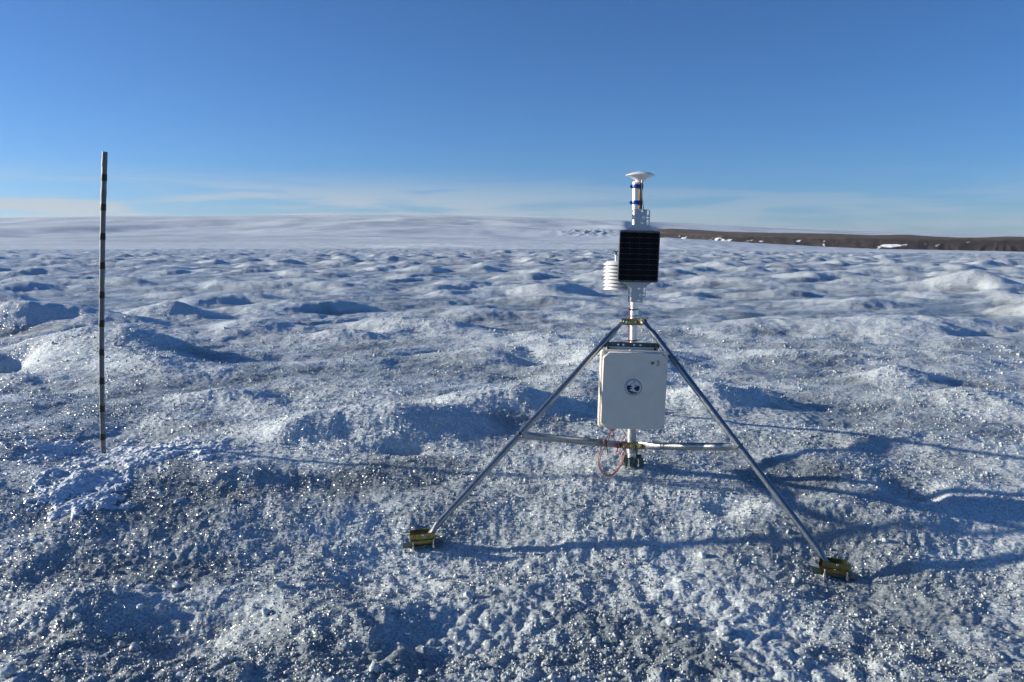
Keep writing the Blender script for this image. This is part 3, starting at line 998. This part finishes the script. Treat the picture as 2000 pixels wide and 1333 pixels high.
mark([[(-0.02, 0.72), (0.10, 0.66), (0.18, 0.46), (0.23, 0.48), (0.14, 0.70), (0.0, 0.76)]])
mark([[(0.02, 0.20), (0.20, 0.22), (0.30, 0.28), (0.34, 0.23), (0.56, 0.26), (0.56, 0.22), (0.32, 0.18), (0.2, 0.18)]])
for i in range(30):
    q = R(25 + 130 * i / 29) if i < 19 else R(235 + 70 * (i - 19) / 10)
    if i < 19: q = R(160 - 140 * i / 18)
    c0, s0 = math.cos(q), math.sin(q)
    rr_ = 0.84
    wv = 0.035 if i % 3 else 0.022
    mark([[(rr_ * c0 + wv * s0 + 0.03 * c0, rr_ * s0 - wv * c0 + 0.03 * s0), (rr_ * c0 - wv * s0 + 0.03 * c0, rr_ * s0 + wv * c0 + 0.03 * s0),
           (rr_ * c0 - wv * s0 - 0.03 * c0, rr_ * s0 + wv * c0 - 0.03 * s0), (rr_ * c0 + wv * s0 - 0.03 * c0, rr_ * s0 - wv * c0 - 0.03 * s0)]])

# ------------------------------------------------------------------ solar panel
SY = 4.385
sc_ = at(1247.6, 501.5, SY)
PW, PH = 0.2165, 0.272
Pm = Matrix.Translation(sc_) @ Matrix.Rotation(R(4), 4, 'Z') @ Matrix.Rotation(R(1.6), 4, 'Y')
P2 = Pm @ Matrix(((1, 0, 0, 0), (0, 0, -1, 0), (0, 1, 0, 0), (0, 0, 0, 1)))
pan = empty('solar_panel', sc_ - Vector((0, 0, PH / 2)))
tag(pan, 'small black solar panel on slotted grey plate high on the mast', 'solar panel')
plate('frame', [rrect(0, 0, PW, PH, 0.011), rrect(0, 0, PW - 0.006, PH - 0.006, 0.009)], P2, 0.012, M['panel_frame'], pan, 0.0008)
plate('backing_sheet', [rrect(0, 0, PW - 0.0062, PH - 0.0062, 0.009)], P2 @ Matrix.Translation((0, 0, -0.001)), 0.006, M['panel_back'], pan)
cw, ch_ = 0.0535, 0.0284
xs = [(-0.1030, -0.0803), (-0.0803, -0.0268), (-0.0268, 0.0268), (0.0268, 0.0803), (0.0803, 0.1030)]
cellm = {}
rows_z = [PH / 2 - 0.0085 - (i + 0.5) * 0.02833 for i in range(9)]
for i in range(9):
    for j, (xa, xb) in enumerate(xs):
        wid = xb - xa - 0.0003
        key = round(wid, 4)
        corner = (i in (0, 8)) and (j in (0, 4))
        if corner:
            x0, x1 = -wid / 2, wid / 2
            z0, z1 = -0.0133, 0.0133
            c_ = 0.005
            if i == 0 and j == 0: lp = [(x0, z0), (x1, z0), (x1, z1), (x0 + c_, z1), (x0, z1 - c_)]
            elif i == 0: lp = [(x0, z0), (x1, z0), (x1, z1 - c_), (x1 - c_, z1), (x0, z1)]
            elif j == 0: lp = [(x0 + c_, z0), (x1, z0), (x1, z1), (x0, z1), (x0, z0 + c_)]
            else: lp = [(x0, z0), (x1 - c_, z0), (x1, z0 + c_), (x1, z1), (x0, z1)]
            me = plate_mesh('solar_cell', [lp], P2.to_3x3().to_4x4(), 0.0012)
            me.materials.append(M['cell'])
        else:
            if key not in cellm:
                mm_ = plate_mesh('solar_cell', [[(-wid / 2, -0.0133), (wid / 2, -0.0133), (wid / 2, 0.0133), (-wid / 2, 0.0133)]], P2.to_3x3().to_4x4(), 0.0012)
                mm_.materials.append(M['cell'])
                cellm[key] = mm_
            me = cellm[key]
        o = bpy.data.objects.new('solar_cell', me)
        COL.objects.link(o)
        o.parent = pan
        o.location = (P2 @ Vector(((xa + xb) / 2, rows_z[i], 0.0030))) - pan.location
for xx in (-0.0803, -0.0268, 0.0268, 0.0803):
    MB().box(Pm @ Vector((xx, -0.0026, -0.0005)), (0.0055, 0.0012, PH - 0.012), Pm).build('dark_gap_strip', M['cell'], pan, False)
for xx in (-0.0535, 0.0, 0.0535):
    MB().box(Pm @ Vector((xx, -0.0040, -0.0005)), (0.0013, 0.0008, PH - 0.020), Pm).build('busbar', M['busbar'], pan, False)
# slotted bracket plate behind the panel, reaching above and below
br_x = 0.004
def slots(cz):
    h_ = []
    for sx_ in (-1, 1):
        for sz_ in (-1, 1):
            h_.append(rrect(br_x + sx_ * 0.0375, cz + sz_ * 0.0255, 0.011, 0.030, 0.0054, 4))
    for sz_ in (-0.031, 0.033):
        h_.append(rrect(br_x + 0.008, cz + sz_, 0.016, 0.0085, 0.003, 2))
    h_.append(rrect(br_x + 0.0365, cz, 0.014, 0.0085, 0.004, 3))
    return h_


for sgn in (1, -1):
    zt_ = 0.1365 + 0.112 if sgn > 0 else 0.1365 + 0.108
    hw = 0.049
    xo = br_x if sgn > 0 else br_x - 0.003
    outl = [(xo - 0.088, sgn * 0.10), (xo - 0.088, sgn * 0.134), (xo - hw - 0.006, sgn * 0.155), (xo - hw, sgn * 0.165), (xo - hw, sgn * (zt_ - 0.006)), (xo - hw + 0.006, sgn * zt_),
            (xo + hw - 0.006, sgn * zt_), (xo + hw, sgn * (zt_ - 0.006)), (xo + hw, sgn * 0.165), (xo + hw + 0.006, sgn * 0.155), (xo + 0.082, sgn * 0.134), (xo + 0.082, sgn * 0.10)]
    cz = sgn * (0.165 + (zt_ - 0.165) / 2)
    bp = plate('bracket_plate', [outl] + slots(cz), P2 @ Matrix.Translation((0, 0, -0.014)), 0.003, M['plate_grey'], pan, 0.0003)
    for sx_ in (-0.040, 0.014):
        MB().lathe(P2 @ Vector((br_x + sx_, cz, -0.012)), [(0.0, 0), (0.0085, 0), (0.0085, 0.003), (0.005, 0.003), (0.005, 0.007), (0.0, 0.008)], 10, (P2.to_3x3() @ Vector((0, 0, 1)))).build('bolt', M['steel'], bp)
    # u-bolt holding the plate to the mast
    pc = P2 @ Vector((0, cz, 0))
    zz = pc.z
    arc = [Vector((mast_x + (MR + 0.004) * math.cos(q), MAST_Y + (MR + 0.004) * math.sin(q), zz)) for q in np.linspace(0, math.pi, 14)]
    arc = [Vector((mast_x + MR + 0.004, MAST_Y - 0.06, zz))] + arc + [Vector((mast_x - MR - 0.004, MAST_Y - 0.06, zz))]
    MB().loft(arc, 0.003, 8).build('u_bolt', M['steel'], bp)
MB().box(Pm @ Vector((0, 0.009, 0)), (0.17, 0.006, 0.23), Pm, 0.001).build('back_plate', M['plate_grey'], pan)

# ------------------------------------------------------------------ radiation shield
HYD = 4.50
hc = at(1204.5, 566, HYD)
shd = empty('radiation_shield', hc)
tag(shd, 'white louvred radiation shield sticking out behind the solar panel', 'sensor shield')
pmsh = None
for i in range(8):
    pz = hc.z + 0.004 + i * 0.0192
    ro = 0.0745
    prof_ = [(0.030, 0.0165), (0.0535, 0.0162), (0.0560, 0.0150), (ro, -0.0015), (ro - 0.001, -0.0030), (ro - 0.004, -0.0015), (0.056, 0.0125), (0.030, 0.0130)]
    if i == 7: prof_ = [(0.0, 0.0170)] + [(0.0535, 0.0166), (0.0560, 0.0155)] + prof_[3:]
    if pmsh is None or i == 7:
        mbx = MB()
        mbx.lathe((0, 0, 0), prof_, 40)
        o = mbx.build('louvre_plate', M['white_pl'], shd)
        if i == 0: pmsh = o.data
        o.location = Vector((hc.x, hc.y, pz)) - shd.location
    else:
        o = bpy.data.objects.new('louvre_plate', pmsh)
        COL.objects.link(o)
        o.parent = shd
        o.location = Vector((hc.x, hc.y, pz)) - shd.location
MB().lathe((hc.x, hc.y, hc.z), [(0.0, 0.004), (0.028, 0.004), (0.028, 0.15), (0, 0.15)], 20).build('core', M['white_pl'], shd)
sz0 = hc.z + 0.155
st_ = at(1203.5, 500, HYD)
MB().lathe((st_.x, HYD, 0), [(0.0065, sz0 - 0.005), (0.0065, st_.z + 0.004), (0.0, st_.z + 0.0045)], 14).build('stem', M['white_pl'], shd)
arm = MB()
arm.box(((st_.x + mast_x) / 2 + 0.004, HYD, at(1204, 497.5, HYD).z), ((mast_x - st_.x) + 0.03, 0.024, 0.005), None, 0.001)
arm.build('mounting_arm', M['white_pl'], shd)
wn = MB()
wz = at(1204, 496.5, HYD).z
wn.loft([(st_.x, HYD, wz), (st_.x, HYD, wz + 0.012)], 0.005, 10)
wn.loft([(st_.x, HYD, wz + 0.008), (st_.x - 0.009, HYD, wz + 0.017)], [(0.003, 0.005), (0.003, 0.004)], 8)
wn.loft([(st_.x, HYD, wz + 0.008), (st_.x + 0.009, HYD, wz + 0.017)], [(0.003, 0.005), (0.003, 0.004)], 8)
wn.build('wing_nut', M['black'], shd)
MB().box((mast_x - 0.028, MAST_Y + 0.01, at(1204, 545, HYD).z), (0.02, 0.03, 0.06), None, 0.002).build('clamp_block', M['black'], shd)

# ------------------------------------------------------------------ satellite antenna
AY = 4.42
ac = at(1250.8, 342, AY)
ant = empty('satellite_antenna', ac - Vector((0, 0, 0.05)))
tag(ant, 'white saucer shaped satellite antenna on top of the mast', 'antenna')
rim = 0.0785
MB().lathe(ac, [(0.0, 0.0175), (0.014, 0.0172), (0.030, 0.0150), (0.050, 0.0098), (0.068, 0.0035), (rim, -0.0008), (rim + 0.0004, -0.002), (rim - 0.001, -0.0032),
                (0.066, -0.0070), (0.052, -0.0125), (0.040, -0.019), (0.030, -0.0262), (0.0235, -0.033), (0.0205, -0.039), (0.019, -0.040), (0.0, -0.040)], 48).build('housing', M['white_pl'], ant)
MB().lathe(ac + Vector((0.006, -0.024, -0.040)), [(0.0, 0.022), (0.0075, 0.022), (0.0075, 0.018), (0.0062, 0.016), (0.0062, -0.002), (0.0, -0.002)], 12).build('connector', M['steel'], ant)
rodx = at(1249, 380, 4.425).x
MB().loft([(rodx, 4.425, ac.z - 0.038), (rodx, 4.425, at(1249, 409, 4.425).z)], 0.0036, 12).build('threaded_rod', M['brass'], ant)
MB().loft([(rodx + 0.010, 4.425, ac.z - 0.038), (rodx + 0.010, 4.425, at(1249, 409, 4.425).z)], 0.0055, 12).build('black_sleeve', M['black'], ant)
cpts = [at(1254.3, 354, 4.395), at(1254.2, 363, 4.395), at(1253.8, 372, 4.395), at(1254.0, 385, 4.395), at(1255.5, 398, 4.395), at(1257.2, 409, 4.395), at(1257.6, 414, 4.40), at(1256, 424, 4.43)]
MB().loft(cpts[:3], [0.0042, 0.0042, 0.0036], 10).build('cable_boot', M['black'], ant)
MB().loft(cpts[2:], 0.0024, 8).build('antenna_cable', M['brown'], ant)
for py in (364.5, 396):
    zz = mast_pt(py).z
    mx_ = mast_x
    ringp = []
    for q in np.linspace(0, 2 * math.pi, 30)[:-1]:
        rx = MR + 0.004
        ex = 0.012 if math.cos(q) > 0 else 0.0
        ringp.append((mx_ + rx * math.cos(q) + ex, MAST_Y - (rx + 0.004) * math.sin(q)))
    inner = [(mx_ + (x - mx_) * 0.9, MAST_Y + (y - MAST_Y) * 0.9) for x, y in ringp]
    sp_ = plate('hose_strap', [ringp, inner], Matrix.Translation((0, 0, zz)), 0.0185, M['blue'], ant, 0.0006)
    MB().box((mx_ - MR - 0.008, MAST_Y - 0.006, zz - 0.001), (0.011, 0.012, 0.018), None, 0.003).build('strap_lock', M['blue'], sp_)

# ------------------------------------------------------------------ cables and ties
def cable(name, pts, rad_, m, label, cat, group=None, sub=6):
    pts = [Vector(q) for q in pts]
    out = []
    for i in range(len(pts) - 1):
        p0, p1, p2, p3 = pts[max(i - 1, 0)], pts[i], pts[i + 1], pts[min(i + 2, len(pts) - 1)]
        for k in range(sub):
            t_ = k / sub
            out.append(0.5 * ((2 * p1) + (p2 - p0) * t_ + (2 * p0 - 5 * p1 + 4 * p2 - p3) * t_ ** 2 + (3 * p1 - p0 - 3 * p2 + p3) * t_ ** 3))
    out.append(pts[-1])
    o = MB().loft(out, rad_, 8).build(name, m)
    tag(o, label, cat, group)
    return o


cable('cable_loop', [at(1194, 838, 4.33), at(1192, 846, 4.33), at(1181, 858, 4.32), at(1177, 868, 4.32), at(1172, 880, 4.31), at(1168.5, 897, 4.31), at(1169.5, 912, 4.31), at(1177, 925, 4.32), at(1187, 930.5, 4.32), at(1198, 927, 4.33),
                     at(1208, 917, 4.34), at(1216, 902, 4.35), at(1221, 884, 4.36), at(1224, 868, 4.38)], 0.0030, M['copper'],
      'outer pinkish copper cable loop hanging below the grey box', 'cable')
cable('cable_loop', [at(1192, 838, 4.35), at(1191, 850, 4.335), at(1188, 860, 4.33), at(1183, 872, 4.33), at(1176, 884, 4.325), at(1171.5, 898, 4.325), at(1171, 909, 4.325), at(1176, 920, 4.33), at(1186, 928, 4.335), at(1196, 926.5, 4.34),
                     at(1206, 916, 4.355), at(1213.5, 903, 4.365), at(1218, 885, 4.375), at(1221, 868, 4.395)], 0.0030, M['copper'],
      'inner pinkish copper cable loop hanging below the grey box', 'cable')
cable('cable', [at(1199.5, 838, 4.36), at(1198.3, 848, 4.36), at(1199.8, 857, 4.37), at(1206, 873, 4.40), at(1203, 886, 4.38), at(1206, 889, 4.37), at(1215, 881, 4.38), at(1222, 873, 4.39)], 0.0020, M['red'],
      'thin red cable dangling between copper loop and mast', 'cable')
cable('cable', [at(1213, 838, 4.37), at(1222, 849, 4.39), at(1217, 858, 4.385), at(1209, 872, 4.40), at(1205, 884, 4.40)], 0.0018, M['red'],
      'thin red cable kinked against the lower mast', 'cable')
cable('cable', [at(1230.5, 590, 4.40), at(1231.2, 603, 4.422), at(1229.0, 612, 4.425), at(1227.5, 622, 4.415), at(1227.2, 635, 4.425), at(1228, 650, 4.425), at(1227.5, 672, 4.425)], 0.0019, M['red'],
      'thin red cable running down the mast above the grey box', 'cable')


def tie_ring(py, tail=None):
    zz = mast_pt(py).z
    mb = MB()
    rr_ = MR + 0.0025
    ring = [Vector((mast_x - 0.002 + (rr_ + 0.002) * math.cos(q), MAST_Y + (rr_ + 0.002) * math.sin(q), zz + 0.002 * math.cos(q))) for q in np.linspace(0, 2 * math.pi, 26)]
    mb.loft(ring, 0.0026, 6, False)
    mb.box((mast_x - rr_ - 0.004, MAST_Y - 0.008, zz), (0.007, 0.008, 0.009), None, 0.001)
    if tail: mb.loft(tail, [0.0022] * (len(tail) - 1) + [0.0012], 6)
    return mb


tag(tie_ring(604.5).build('cable_tie', M['black']), 'black cable tie round mast just below the solar panel plate', 'cable tie')
zz = mast_pt(665).z
tag(tie_ring(665, [Vector((mast_x - 0.026, MAST_Y - 0.012, zz)), Vector((mast_x - 0.045, MAST_Y - 0.02, zz - 0.001)), Vector((mast_x - 0.073, MAST_Y - 0.03, zz - 0.005))]).build('cable_tie', M['black']),
    'black cable tie with long tail round mast just above the grey box', 'cable tie')
lb = MB()
c_ = at(1182.5, 864, 4.345)
lb.loft([c_ + Vector((0.017 * math.cos(q) * 0.3, 0.017 * math.sin(q), 0.0165 * math.cos(q))) for q in np.linspace(0, 2 * math.pi, 22)], 0.0024, 6, False)
lb.loft([at(1183, 858, 4.33), at(1184.5, 868, 4.32), at(1186, 880, 4.32), at(1188, 893, 4.325)], [0.0026, 0.0026, 0.0024, 0.0014], 6)
tag(lb.build('cable_tie', M['black']), 'black cable tie holding the copper loop to the left brace', 'cable tie')

# ------------------------------------------------------------------ ablation stake
stk = empty('ablation_stake', STAKE)
tag(stk, 'thin dark grey measuring stake with black bands stuck in the ice', 'stake')
s_bot = STAKE + Vector((0, 0, -0.12))
pts_px = [(202.0, 889), (200.8, 853), (199.3, 798), (198.6, 744), (198.2, 688), (198.3, 632), (198.9, 576), (199.6, 519), (200.3, 462), (201.6, 405), (203.3, 347), (204.8, 297)]
sp_pts = [at(x, y, 4.8) for x, y in pts_px]
MB().loft([s_bot] + sp_pts, [0.0148] * (len(sp_pts) + 1), 14).build('shaft', M['stake'], stk)
for i in range(1, 11):
    c_ = sp_pts[i]
    up = (sp_pts[i + 1] - sp_pts[i - 1]).normalized()
    wob = 0.0012 * random.random()
    MB().loft([c_ - up * 0.0195, c_ - up * 0.017, c_ + up * 0.017, c_ + up * 0.0195], [0.0158 + wob, 0.0162 + wob, 0.0160, 0.0157], 14).build('tape_band', M['blackrub'], stk)
# wrinkled clear tape high on the stake
for (y0, y1) in ((310, 326), (366, 392)):
    a_, b_ = at(203.4, y1, 4.8), at(204.3, y0, 4.8)
    if y0 > 340: a_, b_ = at(201.9, y1, 4.8), at(202.7, y0, 4.8)
    MB().loft([a_, a_.lerp(b_, 0.5), b_], [0.0152, 0.0164, 0.0152], 14).build('clear_tape', M['stake'], stk)

# ------------------------------------------------------------------ fine snow dug up round the stake
sxs, sys_ = np.meshgrid(np.linspace(-3.05, -1.35, 300), np.linspace(3.75, 5.45, 280))
def snow_z(x, y):
    g0 = height(x, y, True, 0.012)
    m = np.exp(-(((x + 2.22) / 0.52) ** 2 + ((y - 4.72) / 0.26) ** 2)) * 1.2
    m = np.maximum(m, 0.95 * np.exp(-(((x + 2.80) / 0.28) ** 2 + ((y - 4.85) / 0.18) ** 2)))
    m = np.maximum(m, 0.95 * np.exp(-(((x + 2.28 + 0.0 * y) / 0.26) ** 2 + ((y - 4.22) / 0.30) ** 2)))
    m = m - 0.48 + 0.42 * fbm(x * 6, y * 7, 5, 81, 0.7)
    lump = 0.03 * np.abs(fbm(x * 7, y * 7, 3, 85, 0.6)) + 0.012 * np.abs(gnoise(x * 30, y * 30, 86)) + 0.005 * gnoise(x * 70, y * 70, 87)
    return g0 + np.clip(m * 0.05, -0.03, 0.006) + np.clip(m * 1.5, 0, 1) * lump * 0.55
SZ = snow_z(sxs, sys_)
sme = grid_mesh('snow_patch', sxs, sys_, SZ)
snow = link('snow_patch', sme, M['snow'], None, False)
tag(snow, 'patch of fine white snow scattered round the banded stake', 'snow', None, 'stuff')

# ------------------------------------------------------------------ loose ice: fine crystals as one mass, the big lumps one by one
def crystals(n):
    th = rng.uniform(-R(37), R(37), n)
    r = 2.3 * (11.0 / 2.3) ** (rng.random(n) ** 1.25)
    x, y = r * np.sin(th), r * np.cos(th)
    keep = gnoise(x * 1.7, y * 1.7, 101) * 0.8 + gnoise(x * 6, y * 6, 102) * 0.5 + rng.uniform(-0.35, 0.35, n) > -0.1
    x, y, r = x[keep], y[keep], r[keep]
    n = len(x)
    s = np.clip(rng.lognormal(math.log(0.0038), 0.40, n), 0.002, 0.016) * np.interp(r, [2.3, 4, 11], [1.05, 1.0, 1.7])
    big = rng.random(n) < 0.010
    s = np.where(big & (r < 4.2), s * rng.uniform(1.8, 3.2, n), s)
    z = height(x, y, True, r * 0.0035) + s * 0.2
    base = np.array([(1, 0, 0), (-1, 0, 0), (0, 1, 0), (0, -1, 0), (0, 0, 1), (0, 0, -1)], float)
    fc = np.array([(0, 2, 4), (2, 1, 4), (1, 3, 4), (3, 0, 4), (2, 0, 5), (1, 2, 5), (3, 1, 5), (0, 3, 5)])
    v = base[None] * rng.uniform(0.65, 1.35, (n, 6, 1)) + rng.normal(0, 0.18, (n, 6, 3))
    q = rng.normal(size=(n, 4))
    q /= np.linalg.norm(q, axis=1, keepdims=True)
    a, b, c, d = q.T
    Rm = np.stack([np.stack([1 - 2 * (c * c + d * d), 2 * (b * c - a * d), 2 * (b * d + a * c)], -1),
                   np.stack([2 * (b * c + a * d), 1 - 2 * (b * b + d * d), 2 * (c * d - a * b)], -1),
                   np.stack([2 * (b * d - a * c), 2 * (c * d + a * b), 1 - 2 * (b * b + c * c)], -1)], -2)
    v = np.einsum('nij,nkj->nki', Rm, v) * s[:, None, None] + np.stack([x, y, z], -1)[:, None, :]
    f = (fc[None] + (np.arange(n) * 6)[:, None, None]).reshape(-1, 3)
    me = bpy.data.meshes.new('ice_crystals')
    me.vertices.add(n * 6)
    me.vertices.foreach_set('co', v.reshape(-1).astype(np.float32))
    me.loops.add(f.size)
    me.loops.foreach_set('vertex_index', f.ravel().astype(np.int32))
    me.polygons.add(len(f))
    me.polygons.foreach_set('loop_start', np.arange(len(f), dtype=np.int32) * 3)
    me.polygons.foreach_set('loop_total', np.full(len(f), 3, np.int32))
    me.update(calc_edges=True)
    return me


cr_o = link('ice_crystals', crystals(75000), M['crystal'], None, False)
tag(cr_o, 'loose coarse ice crystals strewn over the glacier surface', 'ice crystals', None, 'stuff')

# bigger lumps of clear ice
M['lump'] = ice_mat('ice_lump', (0.56, 0.60, 0.62), (0.40, 0.43, 0.44), 0.8, 25.0, rough=0.2, k=0.3, patches=False, sss=0.6)

lump_meshes = []
for s_ in range(6):
    bm = bmesh.new()
    bmesh.ops.create_icosphere(bm, subdivisions=2, radius=1.0)
    rr_ = random.Random(s_ * 13 + 5)
    planes = [(Vector((rr_.gauss(0, 1), rr_.gauss(0, 1), rr_.gauss(0, 1))).normalized(), rr_.uniform(0.55, 0.85)) for _ in range(9)]
    for v in bm.verts:
        for nrm, dd in planes:
            e_ = v.co.dot(nrm) - dd
            if e_ > 0: v.co -= nrm * e_
        v.co *= 1 + rr_.uniform(-0.07, 0.07)
    me = bpy.data.meshes.new('ice_lump')
    bm.to_mesh(me)
    bm.free()
    me.materials.append(M['lump'])
    lump_meshes.append(me)
LUMPS = [
    (545, 1146, 17, 'big rounded ice lump, rightmost of the loose pieces in the left foreground'),
    (520, 1198, 13, 'ice lump below and left of the big rounded one in the left foreground'),
    (350, 1146, 15, 'pale ice lump straight below the left end of the snow patch'),
    (230, 1157, 15, 'whitish ice lump nearest below the measuring stake in the foreground'),
    (273, 1187, 10, 'small sharp edged ice lump in the left foreground'),
    (311, 1194, 15, 'flat wide ice lump beside the sharp edged one in the left foreground'),
    (150, 1206, 11, 'knobbly ice lump at the left side of the dark foreground hollow'),
    (264, 1268, 13, 'wedge shaped ice lump lying in the dark blue foreground hollow'),
    (353, 1324, 14, 'bright ice lump at the very bottom edge of the picture, left'),
    (16, 1316, 16, 'rounded ice lump in the bottom left corner of the picture'),
    (1312, 1218, 14, 'ice lump at the bottom of the picture straight below the grey box'),
    (1414, 1234, 19, 'biggest knobbly ice lump in the right foreground'),
    (1036, 1304, 13, 'bright upright ice lump at the bottom middle of the picture'),
    (917, 1167, 15, 'jagged ice lump straight below the left tripod foot'),
    (1372, 1086, 10, 'small pale ice lump between the two front tripod feet'),
]
for i, (px, py, rp, lab) in enumerate(LUMPS):
    q = on_base(px, py)
    y_ = q.y
    for _ in range(12):                       # settle on the finished surface
        p_ = at(px, py, y_)
        dz = p_.z - zat(p_.x, p_.y)
        y_ = min(max(y_ + dz * 1.2, 2.0), 8.0)
    p_ = at(px, py, y_)
    r_ = rp * y_ / FPX
    o = bpy.data.objects.new('ice_lump', lump_meshes[i % 6])
    COL.objects.link(o)
    o.scale = (r_ * random.uniform(0.85, 1.15), r_ * random.uniform(0.8, 1.1), r_ * random.uniform(0.7, 1.0))
    o.rotation_euler = (random.uniform(-0.5, 0.5), random.uniform(-0.5, 0.5), random.uniform(0, 6.28))
    o.location = (p_.x, p_.y, zat(p_.x, p_.y) + r_ * 0.15)
    tag(o, lab, 'ice lump', 'loose ice lumps in the foreground')

# ------------------------------------------------------------------ thin polar air over the ice
hz = bpy.data.materials.new('thin_haze')
hz.use_nodes = True
t = hz.node_tree
for n_ in list(t.nodes):
    if n_.type == 'BSDF_PRINCIPLED': t.nodes.remove(n_)
vol = nd(t, 'ShaderNodeVolumePrincipled', i_Density=0.000011, i_Anisotropy=0.2)
vol.inputs['Color'].default_value = (0.86, 0.92, 1.0, 1)
lk(t, vol.outputs[0], [n_ for n_ in t.nodes if n_.type == 'OUTPUT_MATERIAL'][0].inputs['Volume'])
zs_ = [float(np.min(FZ)), float(np.min(HZ)), float(np.max(FZ)), float(np.max(HZ))]
z0_, z1_ = min(zs_[:2]) - 1.0, max(zs_[2:]) + 6.0
haze = MB().box((0, 12500, (z0_ + z1_) / 2), (60000, 30000, z1_ - z0_)).build('haze', hz, None, False)
tag(haze, 'thin bluish polar air over the glacier', 'haze', None, 'stuff')
